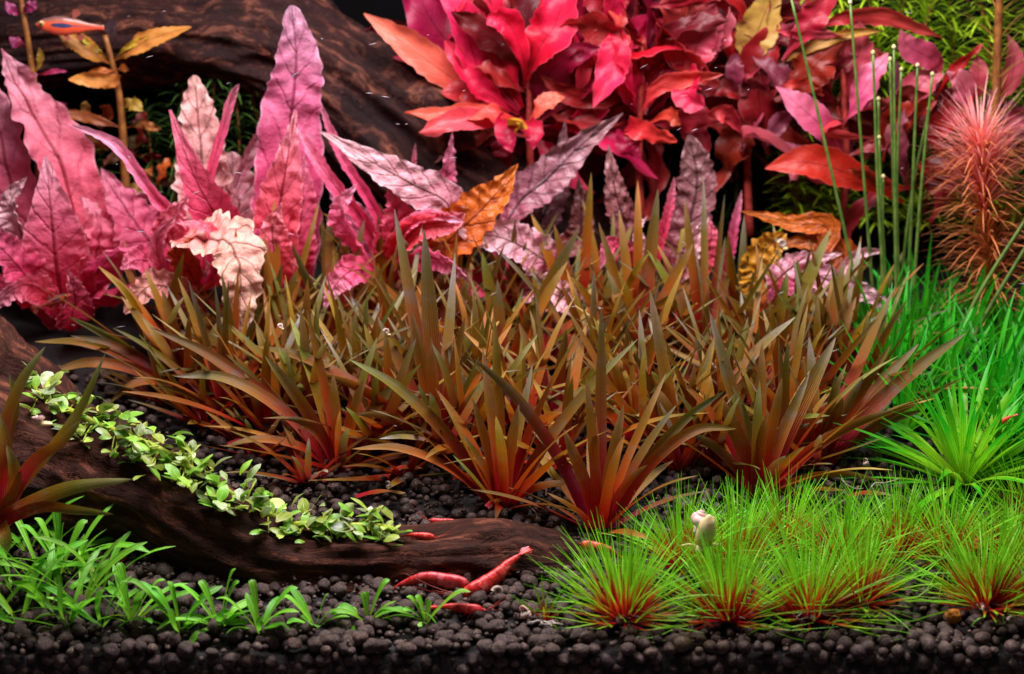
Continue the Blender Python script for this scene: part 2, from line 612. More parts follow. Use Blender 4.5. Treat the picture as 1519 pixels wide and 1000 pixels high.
def wood_mat(name, dark, mid_, light, along=6., across=60., lightamt=.6):
    t = NT(name)
    tc = t.n('TexCoord')
    mp = t.n('Mapping')
    mp.inputs['Scale'].default_value = (across, along, 1)
    t.l(tc.outputs['UV'], mp.inputs[0])
    oc = tc.outputs['Object']
    warp = t.n('VectorMath', operation='ADD')
    nv = t.n('TexNoise')
    nv.inputs['Scale'].default_value = 40.
    t.l(oc, nv.inputs['Vector'])
    sc_ = t.n('VectorMath', operation='SCALE')
    t.l(nv.outputs['Color'], sc_.inputs[0])
    sc_.inputs['Scale'].default_value = 4.
    t.l(mp.outputs[0], warp.inputs[0])
    t.l(sc_.outputs[0], warp.inputs[1])
    fib = t.noise(1., 6, .7, warp.outputs[0])
    big = t.noise(45., 4, .6, oc)
    col = t.ramp(fib, [(.3, dark), (.52, mid_), (.72, light)])
    col = t.mix(t.m('MULTIPLY', t.smooth(big, .4, .62), 1 - lightamt), col, dark)
    spk = t.smooth(t.noise(900., 2, .5, oc), .68, .74)
    col = t.mix(t.m('MULTIPLY', spk, .3), col, light)
    b = t.n('Bump')
    b.inputs['Strength'].default_value = .9
    b.inputs['Distance'].default_value = .0016
    t.l(t.m('ADD', fib, t.m('MULTIPLY', t.noise(600., 4, .6, oc), .35)), b.inputs['Height'])
    p = t.n('BsdfPrincipled')
    t.l(col, p.inputs['Base Color'])
    p.inputs['Roughness'].default_value = .75
    p.inputs['Specular IOR Level'].default_value = .12
    t.l(b.outputs[0], p.inputs['Normal'])
    t.l(p.outputs[0], t.out.inputs[0])
    return t.mat


M['wood'] = wood_mat('driftwood_dark', hx('#1c0f0a'), hx('#42241a'), hx('#8a523c'), 9., 34., .45)
M['woodback'] = wood_mat('driftwood_back', hx('#100708'), hx('#2c1512'), hx('#84503c'), 7., 34., .42)

# ------------------------------------------------------------------ setting: floor, back pane, soil
def box(x0, x1, y0, y1, z0, z1):
    v = [Vector((x, y, z)) for z in (z0, z1) for y in (y0, y1) for x in (x0, x1)]
    f = [(0, 2, 3, 1), (4, 5, 7, 6), (0, 1, 5, 4), (2, 6, 7, 3), (0, 4, 6, 2), (1, 3, 7, 5)]
    return v, f, [(0, 0)] * 8


M['black'] = plain('black_film', (.0025, .002, .003), (.002, .002, .002), 40., .8, 0., spec=.02)
tag(obj('back_wall', box(-46, 46, 44, 44.8, -4, 60), M['black'], smooth=False), kind='structure')
tag(obj('tank_floor', box(-46, 46, -.2 - FRONT, 44, -4.6, -4), M['black'], smooth=False), kind='structure')

rng = random.Random(5)
# soil body
gx = np.linspace(-44, 44, 120)
gy = np.linspace(.35 - FRONT, 43.9, 72)
vs, fs, us = [], [], []
for y in gy:
    for x in gx:
        vs.append(Vector((x, y, g(x, y) - .42)))
        us.append((x * .05, y * .05))
nxg = len(gx)
for j in range(len(gy) - 1):
    for i in range(nxg - 1):
        a = j * nxg + i
        fs.append((a, a + 1, a + nxg + 1, a + nxg))
for i in range(nxg):
    vs.append(Vector((gx[i], .35 - FRONT, -3.99)))
    us.append((gx[i] * .05, 0))
b0 = len(gy) * nxg
for i in range(nxg - 1):
    fs.append((b0 + i, b0 + i + 1, i + 1, i))
soil = tag(obj('soil_bed', (vs, fs, us), M['soilshade']), kind='structure')


def pebble_variant(sub, seed):
    bm = bmesh.new()
    bmesh.ops.create_icosphere(bm, subdivisions=sub, radius=1)
    r = random.Random(seed)
    sx, sy, sz = 1, r.uniform(.78, 1.), r.uniform(.68, .92)
    for v in bm.verts:
        k = 1 + .22 * noise.noise(v.co * 1.4 + Vector((seed * 7, 0, 0))) + .1 * noise.noise(v.co * 3.6 + Vector((seed, 3, 0)))
        v.co = Vector((v.co.x * sx, v.co.y * sy, v.co.z * sz)) * k
    V = np.array([v.co[:] for v in bm.verts])
    Fc = np.array([[v.index for v in f.verts] for f in bm.faces])
    bm.free()
    return V, Fc


VAR = [pebble_variant(2, s) for s in range(8)]
VARH = [pebble_variant(3, s + 20) for s in range(8)]
peb = []          # (x,y,z,r)
y = .42 - FRONT
row = 0
while y < 24:
    st = .66 if y < 15 else .85
    x = -26 - y * .22 + (row % 2) * st * .5
    lim = 26 + y * .22
    while x < lim:
        xx, yy = x + rng.uniform(-.2, .2), max(.36 - FRONT, y + rng.uniform(-.2, .2))
        r = rng.uniform(.27, .48) if rng.random() < .7 else rng.uniform(.14, .28)
        if y > 5: r *= .85
        peb.append((xx, yy, g(xx, yy) - .05 + rng.uniform(-.14, .2), r))
        x += st
    y += st * .86
    row += 1
for i in range(2600):
    yy = rng.uniform(.4 - FRONT, 12)
    xx = rng.uniform(-26, 26)
    peb.append((xx, yy, g(xx, yy) + rng.uniform(-.05, .42), rng.uniform(.05, .13)))
# the layers pressed against the front
for lay in range(6):
    z = -.9 - lay * .52
    x = -25 + (lay % 2) * .35
    while x < 25:
        r = rng.uniform(.25, .45)
        peb.append((x + rng.uniform(-.15, .15), .42 - FRONT + rng.uniform(0, .15), z + rng.uniform(-.15, .15), r))
        x += .7


def vis_key(p):
    q = Vector(p[:3]) - CAM
    d = q.dot(FWD)
    sx = F * q.x / d + W / 2
    sy = H / 2 - F * q.dot(UPV) / d
    return sx, sy


near, rest = [], []
for p in peb:
    sx, sy = vis_key(p)
    inside = 0 < sx < W and 838 < sy < 985 and not (sx > 860 and sy < 915)
    if inside and p[3] > .27 and p[2] > -1.3: near.append((p, sx))
    else: rest.append(p)
near.sort(key=lambda q: -q[0][3] + (.25 if q[1] > 860 else 0))
rest += [q[0] for q in near[300:]]
near = [q[0] for q in near[:300]]
pmesh = [mesh_data('soil_granule', [Vector(v) for v in V], [tuple(map(int, f)) for f in Fc]) for V, Fc in VARH]
for k, p in enumerate(near):
    o = link('granule', pmesh[k % 8], M['soil'], soil, Vector(p[:3]))
    o.rotation_euler = (rng.uniform(-.5, .5), rng.uniform(-.5, .5), rng.uniform(0, 6.28))
    o.scale = (p[3],) * 3
AV, AF, AR = [], [], []
off = 0
nr = np.random.default_rng(3)
for p in rest:
    V, Fc = VAR[rng.randrange(8)]
    a = rng.uniform(0, 6.28)
    c, s = math.cos(a), math.sin(a)
    Rm = np.array([[c, -s, 0], [s, c, 0], [0, 0, 1]])
    AV.append((V @ Rm.T) * p[3] + np.array(p[:3]))
    AF.append(Fc + off)
    AR.append(np.full(len(V), rng.random()))
    off += len(V)
AV = np.concatenate(AV); AF = np.concatenate(AF); AR = np.concatenate(AR)
sg = link('granules', mesh_data('granules', AV.tolist(), AF.tolist(), None, True, AR), M['soil'], soil)
sg['kind'] = 'stuff'

# ------------------------------------------------------------------ driftwood
def wood_tube(spec, nseg, nang, rid, seed, flat=1.0):
    """spec: list of (px,py,Y,r_px)"""
    pts = [at(a, b, Y) for a, b, Y, r in spec]
    rad = [s[3] / ppu(p) for s, p in zip(spec, pts)]
    def disp(v, a, r):
        c, s = math.cos(a), math.sin(a)
        q = Vector((c * 1.2, s * 1.2, v * 4 + seed))
        k = 1 + .22 * noise.noise(q) + .14 * noise.noise(q * 2.3) + .06 * noise.noise(Vector((c * 6, s * 6, v * 22 + seed)))
        kn = noise.noise(Vector((c * 2.2, s * 2.2, v * 11 + seed * 2)))
        if kn > .35: k += (kn - .35) * .55
        elif kn < -.4: k += (kn + .4) * .5
        wv = .8 * noise.noise(Vector((v * 5, seed, a * .2)))
        fr = noise.noise(Vector((c * 5 + wv, s * 5 + wv, v * 3 + seed)))
        k += rid * (1 - abs(fr) * 2.2) + rid * .6 * noise.noise(Vector((c * 12 + wv * 2, s * 12, v * 7 + seed)))
        k += .03 * noise.noise(Vector((c * 4, s * 4, v * 45)))
        return k
    return tube(pts, rad, nseg, nang, True, disp)


LOG = [(-220, 560, 12.5, 96), (-60, 640, 11.2, 96), (100, 700, 9.6, 86), (200, 735, 8.4, 84), (330, 800, 6.5, 75), (450, 840, 5.6, 61),
       (600, 842, 5.5, 60), (740, 837, 5.7, 60), (825, 840, 5.9, 49), (872, 845, 6.0, 20)]
lb = at(600, 880, 5)
wood = thing('driftwood_log', lb, 'dark brown driftwood log lying across the soil, green leaves growing along its top', 'driftwood')
obj('trunk', wood_tube(LOG, 150, 72, .05, 2.), M['wood'], wood, lb)
obj('branch', wood_tube([(-200, 420, 20, 66), (-60, 510, 18, 64), (10, 555, 16, 56), (70, 605, 13, 48), (140, 680, 10, 30)], 70, 48, .03, 7.), M['wood'], wood, lb)

tb = at(700, 400, 36)
trunk = thing('arched_driftwood', tb, 'thick grooved reddish brown driftwood trunk arching behind the pink leaves', 'driftwood')
obj('trunk', wood_tube([(-300, 130, 38, 130), (-120, 85, 37.6, 82), (60, 62, 37, 66), (220, 52, 36.5, 66), (340, 62, 36.3, 74), (450, 100, 36.3, 88), (560, 180, 36.6, 100),
                        (680, 285, 37, 108), (800, 400, 37.5, 112), (950, 500, 38, 100)], 220, 128, .085, 11.), M['woodback'], trunk, tb)
obj('branch', wood_tube([(520, 160, 37.2, 60), (440, 60, 37.5, 66), (380, -20, 38, 66), (300, -130, 38.5, 60)], 80, 72, .1, 15.), M['woodback'], trunk, tb)

# ------------------------------------------------------------------ pink ruffled plants
class Plant:
    def __init__(self, name, px, py, label, cat='plant', group=None, Y=None):
        self.base = ground(px, py) if Y is None else at(px, py, Y)
        self.Y = self.base.y
        self.o = thing(name, self.base, label, cat, group)
        self.k = 0

    def pt(self, px, py, dy=0.):
        return at(px, py, self.Y + dy)

    def leaf(self, pts, hw, mat='crypt', color=None, name='leaf', **kw):
        self.k += 1
        P = [self.pt(*p) for p in pts]
        h = hw / ppu(P[len(P) // 2])
        kw.setdefault('seed', self.k * 1.37 + self.base.x * .1)
        return obj(name, leaf(P, h, **kw), M[mat], self.o, self.base, color)

    def leaf3(self, P, hw, mat, color=None, name='leaf', **kw):
        self.k += 1
        kw.setdefault('seed', self.k * 1.37)
        return obj(name, leaf(P, hw, **kw), M[mat], self.o, self.base, color)


CK = dict(nx=12, ny=96, ruf=.16, rufn=15, blis=.22, jag=.26, cup=.32, twist=30)


def crypt(pl, leaves):
    for q in leaves:
        pts, hw, mat = q[0], q[1], q[2]
        kw = dict(CK)
        if len(q) > 3: kw.update(q[3])
        col = kw.pop('color', None)
        pl.leaf(pts, hw * (.8 if hw > 20 else .85), mat, col, **kw)


R_ = dict(ruf=.3, cup=1.1, jag=.3, nx=8)     # rolled narrow leaf
pA = Plant('pink_ruffled_plant', 95, 478, 'bright pink ruffled plant with flat pointed leaf and dark midrib, by the left dark log', Y=28.5)
crypt(pA, [
    ([(105, 475, 0), (118, 380, .8), (95, 250, 1.2), (35, 140, 1.0), (2, 72, .5)], 66, 'crypt', dict(color=(.86, .78, .8), roll=22, ruf=.2)),
    ([(80, 470, 0), (30, 340, 1.5), (0, 200, 2.2), (-30, 90, 2.5)], 60, 'crypt', dict(color=(.8, .72, .75), roll=-15, ruf=.2)),
    ([(97, 488, -.5), (85, 400, -2.5), (76, 310, -3.2), (68, 232, -3.0)], 72, 'crypt', dict(cup=.12, ruf=.04, blis=.05, roll=-6, prof='taper', jag=.1, twist=5)),
    ([(90, 474, -.6), (45, 415, -3), (5, 370, -4.5), (-40, 330, -5)], 44, 'crypt', dict(color=(1, .8, .84), roll=20)),
    ([(92, 470, -.3), (40, 380, -1), (5, 320, -1.5), (-40, 270, -2)], 42, 'crypt', dict(roll=-35, color=(1.05, 1.1, 1.1))),
    ([(85, 474, 0), (40, 440, -2), (-10, 420, -3.4), (-60, 400, -4)], 26, 'crypt', dict(color=(1, .66, .6), roll=30)),
    ([(100, 470, -.4), (140, 400, -1.2), (150, 340, -1.2), (120, 290, -.6)], 52, 'crypt', dict(roll=35, color=(1, .9, .9))),
    ([(105, 476, -.6), (150, 440, -2.4), (215, 415, -3.6), (242, 335, -3.8), (246, 314, -3.4)], 34, 'crypt', dict(roll=55, color=(.95, .72, .72), cup=.7)),
    ([(104, 492, -.6), (108, 470, -3.), (112, 440, -4.4), (100, 400, -5.)], 34, 'crypt', dict(roll=10, color=(.9, .6, .66), cup=.5)),
])
crypt(pA, [
    ([(100, 478, -.6), (60, 430, -3.6), (20, 430, -5.2), (-20, 470, -5.6)], 30, 'crypt', dict(roll=-30, color=(1.05, .95, 1.))),
    ([(102, 478, -.4), (150, 400, -2.6), (205, 372, -3.4), (262, 392, -3.6)], 32, 'crypt', dict(roll=40, color=(1.05, 1., 1.05), cup=.6)),
    ([(98, 476, .2), (150, 350, 1.2), (185, 300, 1.6), (240, 285, 1.8)], 30, 'crypt', dict(roll=35, color=(.95, .85, .88), cup=.5)),
    ([(92, 476, -.4), (30, 350, -2.2), (15, 300, -2.4), (40, 262, -2.4)], 26, 'cryptpale', dict(roll=-45, color=(1.1, 1., 1.1), cup=.6)),
])
pB = Plant('pink_ruffled_plant', 285, 440, 'pink ruffled plant with thin rolled leaves and a folded pale tan leaf in front', Y=27.5)
crypt(pB, [
    ([(300, 430, 0), (270, 340, -1), (225, 285, -1.8), (170, 215, -2), (101, 184, -1.6)], 12, 'crypt', dict(R_, prof='even', color=(1.1, 1.25, 1.25))),
    ([(350, 430, -.4), (332, 345, -2), (290, 265, -2.8), (252, 163, -2.4)], 50, 'crypt', dict(color=(.98, .62, .6), cup=.3, ruf=.05, blis=.08, roll=-8, prof='taper', jag=.14)),
    ([(300, 420, .4), (305, 330, 1), (298, 215, 1.6), (288, 112, 2.)], 60, 'cryptpale', dict(ruf=.16, color=(.82, .68, .6), prof='tongue')),
    ([(300, 400, .2), (308, 280, .4), (330, 195, .3), (345, 140, .1), (355, 124, -.1)], 9, 'crypt', dict(R_, prof='even', color=(.98, .85, .85))),
    ([(290, 430, .2), (235, 370, .4), (195, 320, .8), (150, 250, 1.6)], 58, 'crypt', dict(roll=10, color=(.95, .82, .84))),
    ([(305, 425, .2), (350, 330, 1.4), (350, 260, 2), (300, 205, 2.8)], 42, 'cryptpale', dict(color=(.74, .55, .55), roll=25)),
    ([(310, 428, .2), (345, 300, 1.6), (375, 215, 2.2), (398, 192, 2.5)], 18, 'cryptpale', dict(color=(.8, .62, .66), roll=40)),
    ([(290, 432, -.2), (262, 380, -2), (255, 330, -3), (280, 290, -3.2)], 40, 'crypt', dict(roll=-18, color=(1, .72, .74))),
    ([(295, 432, -.4), (240, 395, -3), (205, 385, -4), (178, 400, -4.5)], 38, 'crypt', dict(roll=12, color=(1, .7, .7))),
    ([(270, 350, -3.4), (300, 350, -4.4), (345, 362, -5.), (358, 420, -5.6), (352, 500, -5.4)], 62, 'cryptpale', dict(prof='tongue', color=(.85, .72, .55), ruf=.1, roll=5)),
    ([(300, 470, -2), (262, 432, -4.5), (220, 425, -5.4), (185, 465, -5.8)], 30, 'cryptpale', dict(prof='cryptw', color=(.9, .62, .52), roll=-15)),
    ([(300, 440, -1), (280, 400, -3.6), (262, 372, -4.4), (290, 350, -4.6)], 26, 'cryptrot', dict(roll=40)),
])
crypt(pB, [
    ([(292, 436, -.6), (330, 400, -3.2), (310, 345, -4.2), (262, 330, -4.6)], 24, 'crypt', dict(roll=50, color=(1.05, .9, .92), cup=.8)),
    ([(288, 436, -.6), (250, 420, -3.6), (232, 360, -4.4), (262, 318, -4.4)], 15, 'crypt', dict(R_, prof='even', color=(.8, .6, .6))),
    ([(296, 434, -.3), (350, 370, -1.8), (395, 345, -2.4), (445, 350, -2.6)], 24, 'crypt', dict(roll=35, color=(1.05, .95, 1.), cup=.5)),
])
pC = Plant('pink_ruffled_plant', 428, 452, 'tallest pink ruffled plant, its long mauve pink leaf standing straight up', Y=27.5)
crypt(pC, [
    ([(432, 450, 0), (426, 330, .6), (432, 180, 1.2), (440, 90, 1.2), (433, 8, .9)], 66, 'crypt', dict(color=(.9, 1.05, 1.1), ruf=.12, cup=.2, roll=4, jag=.14, prof='tongue', blis=.16)),
    ([(418, 462, -.4), (408, 360, -1.6), (424, 250, -2.1), (439, 164, -1.8)], 54, 'crypt', dict(color=(1.02, .85, .85), cup=.4, ruf=.14, roll=-8, prof='taper')),
    ([(440, 455, -.2), (440, 380, -1.2), (450, 300, -1.2), (452, 230, -.8)], 34, 'crypt', dict(color=(1, .85, .9), roll=28)),
    ([(424, 460, -.6), (412, 400, -3.), (405, 340, -3.6), (418, 300, -3.6)], 34, 'crypt', dict(color=(1, .7, .72), roll=12)),
])
pD = Plant('pink_ruffled_plant', 575, 415, 'pink ruffled plant with a rust orange curled leaf between dark trunk and brown leaves', Y=28)
crypt(pD, [
    ([(578, 412, 0), (540, 330, -1), (500, 280, -1.4), (462, 225, -1), (443, 192, -.6)], 13, 'crypt', dict(R_, prof='even', color=(1, .8, .84))),
    ([(585, 410, .2), (560, 320, .4), (515, 245, .6), (490, 195, .8), (474, 150, .9)], 10, 'crypt', dict(R_, prof='even', color=(1, .8, .85))),
    ([(650, 395, -.4), (668, 310, -1.6), (610, 272, -2.2), (545, 236, -2.2), (472, 193, -1.8)], 38, 'cryptpale', dict(color=(.84, .7, .76), ruf=.12, cup=.15)),
    ([(575, 420, 0), (555, 370, .8), (520, 320, 1.2), (480, 260, 1.6)], 40, 'crypt', dict(color=(.62, .55, .62), roll=15)),
    ([(572, 418, -.2), (580, 360, -1.4), (590, 310, -1.8), (575, 260, -1.4)], 42, 'crypt', dict(color=(1, .7, .72), roll=18)),
    ([(578, 418, -.4), (530, 400, -2.4), (500, 420, -3.2), (480, 460, -3.4)], 30, 'crypt', dict(color=(1, .78, .82), roll=-10)),
    ([(560, 420, -.2), (610, 345, -2.6), (660, 330, -2.8), (690, 316, -2.6)], 24, 'crypt', dict(R_, color=(1, .78, .8), prof='even')),
    ([(600, 410, -.2), (650, 368, -2), (705, 318, -2.4), (738, 284, -2), (768, 243, -1.4)], 46, 'cryptrot', dict(roll=-12, ruf=.12, color=(.85, .75, .7))),
    ([(640, 408, .4), (655, 300, .8), (664, 250, .8), (671, 195, .6)], 22, 'crypt', dict(color=(.72, .5, .55), roll=20)),
    ([(610, 300, 1.4), (612, 260, 1.4), (616, 212, 1.4)], 6, 'crypt', dict(R_, color=(.8, .6, .6), prof='even')),
    ([(630, 420, -.4), (660, 380, -2), (650, 350, -2), (620, 330, -1.6)], 32, 'cryptrot', dict(roll=20, color=(.8, .6, .6))),
])
crypt(pD, [
    ([(572, 418, -.4), (520, 350, -2.), (505, 310, -2.4), (530, 272, -2.4)], 26, 'crypt', dict(roll=-40, color=(1.05, .9, .95), cup=.6)),
    ([(580, 418, -.6), (625, 385, -3.2), (665, 392, -4.), (700, 420, -4.2)], 24, 'crypt', dict(roll=30, color=(1.05, .95, 1.), cup=.5)),
    ([(576, 416, -.3), (600, 340, -2.4), (640, 318, -2.8), (690, 330, -3.)], 12, 'crypt', dict(R_, prof='even', color=(1.1, 1.15, 1.2))),
])
pE = Plant('plum_ruffled_plant', 740, 410, 'dusky plum ruffled plant with a long blade leaning right below the magenta cluster', Y=29)
crypt(pE, [
    ([(735, 380, 0), (765, 305, .2), (810, 265, .3), (862, 215, .3), (924, 168, .2)], 42, 'cryptplum', dict(ruf=.1, roll=-8, color=(1.1, 1.02, 1.1))),
    ([(745, 410, .2), (850, 360, 1.2), (862, 310, 1.4), (858, 262, 1.6)], 26, 'cryptplum', dict(color=(1., .7, .74))),
    ([(750, 410, .2), (800, 330, 1.2), (830, 250, 2), (838, 180, 2.4)], 34, 'cryptplum', dict(color=(.6, .45, .48))),
    ([(840, 420, -1), (800, 380, -2.5), (745, 352, -3.2), (680, 345, -3.4)], 40, 'cryptpale', dict(color=(1, .86, .9), roll=10, prof='cryptw')),
    ([(850, 410, -1.4), (790, 360, -2.), (750, 340, -2.4), (712, 334, -2.6)], 22, 'cryptpale', dict(color=(1, .95, .92), roll=20)),
    ([(730, 430, -.4), (710, 420, -3), (690, 440, -3.8), (670, 470, -4)], 34, 'crypt', dict(color=(1, .72, .76), roll=-10)),
    ([(755, 415, 0), (760, 350, .6), (766, 310, .8), (765, 306, .8)], 8, 'crypt', dict(R_, color=(1, .85, .9), prof='even')),
    ([(740, 432, -.4), (800, 430, -3), (850, 450, -3.8), (880, 470, -4)], 34, 'cryptpale', dict(color=(1, .86, .88), roll=5)),
])
pG = Plant('plum_ruffled_plant', 960, 420, 'dusky plum ruffled plant with upright leaves below the pink tipped red stems', Y=29)
crypt(pG, [
    ([(945, 420, 0), (930, 340, -.4), (912, 280, -.6), (902, 213, -.4)], 29, 'cryptplum', dict(color=(1.2, .95, 1.), ruf=.1)),
    ([(1000, 425, .2), (1020, 340, .8), (1034, 265, 1), (1022, 200, 1.)], 40, 'cryptplum', dict(color=(.95, .82, .82), ruf=.08, prof='cryptw')),
    ([(970, 400, -.2), (985, 340, -.4), (994, 300, -.4), (1000, 262, -.3)], 9, 'crypt', dict(R_, color=(1, .75, .78), prof='even')),
    ([(1000, 430, -.4), (1015, 395, -1.4), (1035, 350, -1.6), (1052, 318, -1.4)], 18, 'cryptpale', dict(color=(1.05, .95, 1.), roll=10)),
    ([(1010, 430, -.2), (1042, 390, -.6), (1055, 355, -.6), (1050, 320, -.2)], 24, 'crypt', dict(color=(.9, .55, .56), roll=15)),
    ([(1050, 440, 0), (1080, 385, -.4), (1090, 330, -.5), (1100, 282, -.3)], 9, 'crypt', dict(R_, color=(1, .85, .88), prof='even')),
    ([(955, 425, -.4), (925, 380, -1.8), (905, 365, -2), (890, 400, -2.4)], 24, 'crypt', dict(color=(1, .7, .74), roll=-10)),
    ([(950, 425, -.2), (960, 380, -.4), (945, 345, -.6), (960, 320, -.4)], 12, 'cryptpale', dict(color=(1.1, 1, 1.1))),
])
pH = Plant('pale_pink_plant', 1145, 450, 'pale pink plant with whitish leaves drooping over the green grass, stalks behind', Y=26.5)
crypt(pH, [
    ([(1150, 450, 0), (1195, 405, -1), (1245, 425, -2.), (1295, 440, -2.6), (1340, 484, -3)], 26, 'cryptpale', dict(color=(1.08, .98, 1.06), ruf=.2, roll=12)),
    ([(1140, 450, 0), (1155, 410, -.4), (1195, 388, -.6), (1250, 376, -.6)], 26, 'cryptpale', dict(color=(1.05, .85, .94), roll=-15, ruf=.2)),
    ([(1150, 452, -.2), (1160, 430, -1.4), (1180, 425, -2), (1220, 440, -2.4)], 20, 'crypt', dict(color=(1, .9, .95))),
    ([(1240, 420, 0), (1262, 385, .4), (1285, 374, .5), (1310, 372, .5)], 9, 'cryptpale', dict(R_, color=(1, .92, .98), prof='even')),
    ([(1140, 455, 0), (1130, 420, .2), (1130, 380, .4), (1165, 345, .8)], 40, 'yellowleaf', dict(prof='cryptw', roll=10)),
    ([(1180, 450, .6), (1230, 345, 1.4), (1170, 330, 1.8), (1095, 312, 2)], 22, 'cryptrot', dict(color=(.85, .7, .6), roll=15, ruf=.08)),
    ([(1160, 450, .8), (1250, 385, 1.2), (1210, 360, 1.6), (1140, 362, 1.6)], 26, 'cryptrot', dict(color=(.62, .5, .5), roll=10, ruf=.08)),
])

# ------------------------------------------------------------------ broad-leaved red stem plants at the back
RK = dict(nx=8, ny=30, ruf=.6, rufn=3.4, cup=.25, prof='lance', twist=40, blis=.14, jag=.18)


def stemplant(pl, leaves, stem=None, smat='stemred'):
    if stem:
        P = [pl.pt(*p[:3]) for p in stem]
        obj('stem', tube(P, [.28, .22, .16], 16, 8), M[smat], pl.o, pl.base)
    for q in leaves:
        kw = dict(RK)
        if len(q) > 3: kw.update(q[3])
        col = kw.pop('color', None)
        pl.leaf(q[0], q[1] * .92, q[2], col, **kw)


def fill(pl, seed, n, box_, cen, ln, hw, mats, dy=(0, 3), cols=None, up=.2):
    """leaves sprouting round a stem; cen: list of (px,py) nodes on the stem"""
    r = random.Random(seed)
    for i in range(n):
        cx, cy = cen[r.randrange(len(cen))]
        a = r.uniform(-2.95, -.2) if r.random() < .82 else r.uniform(.05, 3.1)
        Ln = r.uniform(*ln)
        ex, ey = cx + math.cos(a) * Ln, cy + math.sin(a) * Ln
        d0 = r.uniform(*dy)
        d1 = d0 + r.uniform(-2.2, 2.)
        bow = r.uniform(-.22, .22) * Ln
        px_, py_ = -math.sin(a) * bow, math.cos(a) * bow
        m = mats[r.randrange(len(mats))]
        v = r.choice((.3, .42, .6, .8, 1.))
        kw = dict(RK)
        kw['roll'] = r.uniform(-60, 60)
        kw['twist'] = r.uniform(-70, 70)
        sag = r.uniform(0, 35)
        pl.leaf([(cx, cy, d0), (cx + (ex - cx) * .35 + px_, cy + (ey - cy) * .35 + py_, d0 * .6 + d1 * .4 - .4),
                 (cx + (ex - cx) * .7 + px_, cy + (ey - cy) * .7 + py_ + sag * .2, d0 * .3 + d1 * .7 - .4), (ex, ey + sag, d1)], r.uniform(*hw), m, (v, v * .92, v * .92), **kw)


pM = Plant('magenta_stem_plant', 790, 330, 'magenta stem plant with a dense fan of glowing pink leaves above the dark trunk', Y=33)
stemplant(pM, [
    ([(745, 170, 0), (690, 130, -.6), (610, 70, -1), (540, 20, -1)], 27, 'salmon', dict(ruf=.3, rufn=3)),
    ([(760, 160, 0), (690, 90, .4), (640, 30, .5), (600, -60, .5)], 44, 'magenta', dict(color=(.55, .5, .6), roll=-10)),
    ([(770, 165, 0), (715, 110, -.8), (690, 40, -1), (640, -50, -1)], 30, 'magenta', dict(color=(.95, 1.1, 1), roll=20)),
    ([(775, 160, 0), (740, 90, -.4), (715, 20, -.4), (700, -60, 0)], 46, 'magenta', dict(color=(1.15, 1, 1.2))),
    ([(770, 170, -.2), (725, 140, -1.2), (690, 110, -1.4), (660, 60, -1.2)], 20, 'magenta', dict(color=(.7, .5, .5), roll=30)),
    ([(780, 130, -.2), (775, 80, -1.6), (755, 35, -2), (735, 30, -2.2), (722, 36, -2.3)], 22, 'magenta', dict(color=(1.15, 1, 1.1))),
    ([(782, 120, -.6), (800, 70, -1.8), (825, 30, -1.8), (850, -50, -1.4)], 40, 'magenta', dict(color=(1.2, 1., 1.15), roll=-12)),
    ([(785, 150, 0), (800, 60, .6), (790, 0, 1), (770, -60, 1.2)], 34, 'redleaf', dict(color=(.8, .7, .7))),
    ([(800, 180, .2), (820, 110, 1), (800, 40, 1.6), (760, -20, 2)], 40, 'salmon', dict(color=(.7, .55, .5))),
    ([(800, 170, 0), (840, 110, .2), (870, 60, .4), (880, -30, .6)], 34, 'magenta', dict(color=(.75, .65, .7))),
    ([(900, 40, -.6), (912, 60, -1.4), (905, 110, -2), (880, 160, -2.2)], 27, 'magenta', dict(color=(1.05, 1.2, 1.15), roll=10)),
    ([(890, 60, .4), (900, 20, 0), (915, -10, 0), (940, -50, 0)], 30, 'magenta', dict(color=(1., .9, .9), roll=-30)),
    ([(905, 140, -.2), (925, 80, -.8), (915, 30, -1), (892, -8, -1)], 12, 'salmon', dict(roll=40, color=(1, .8, .8))),
    ([(860, 160, -.2), (862, 110, -1), (880, 60, -1), (905, 40, -.8)], 16, 'salmon', dict(color=(.75, .5, .4), roll=35)),
    ([(770, 185, -.6), (720, 178, -2), (670, 182, -2.6), (622, 196, -2.8)], 19, 'salmon', dict(color=(1.15, 1., 1.1), roll=30)),
    ([(770, 182, -.4), (720, 165, -1.4), (660, 172, -1.8), (600, 168, -1.8)], 15, 'salmon', dict(color=(1., .8, .8), roll=38)),
    ([(775, 186, -.6), (745, 170, -2), (720, 168, -2.4), (690, 176, -2.4)], 14, 'salmon', dict(color=(1., .7, .65), roll=40)),
    ([(775, 188, -.6), (750, 180, -2.2), (752, 205, -3.2), (760, 226, -3.4)], 18, 'magenta', dict(color=(.8, .8, .8))),
    ([(778, 188, -.6), (785, 180, -2.2), (792, 200, -3.2), (790, 222, -3.4)], 18, 'magenta', dict(color=(.85, .85, .85))),
    ([(760, 192, -2.), (765, 177, -3.6), (775, 182, -3.8), (762, 198, -4)], 13, 'tan', dict(color=(1.4, 1.3, .35), prof='cryptw')),
    ([(780, 186, -.4), (795, 165, -1.6), (815, 148, -1.8), (838, 143, -1.8)], 16, 'salmon', dict(color=(1.15, 1., 1.), roll=-20)),
    ([(720, 190, .2), (735, 205, -.2), (745, 220, -.4), (730, 232, -.5)], 18, 'magenta', dict(color=(.5, .4, .4))),
], [(795, 330, 0), (785, 200, 0), (790, 60, 0)])
fill(pM, 3, 110, None, [(785, 170), (790, 140), (795, 100), (790, 190), (700, 110), (740, 60), (860, 80), (890, 150)], (110, 210), (15, 28), ['magenta', 'redleaf', 'magenta'], dy=(0., 4))
pN = Plant('crimson_stem_plant', 945, 330, 'crimson stem plant with one salmon leaf folded low and pink leaf pointing right', Y=33)
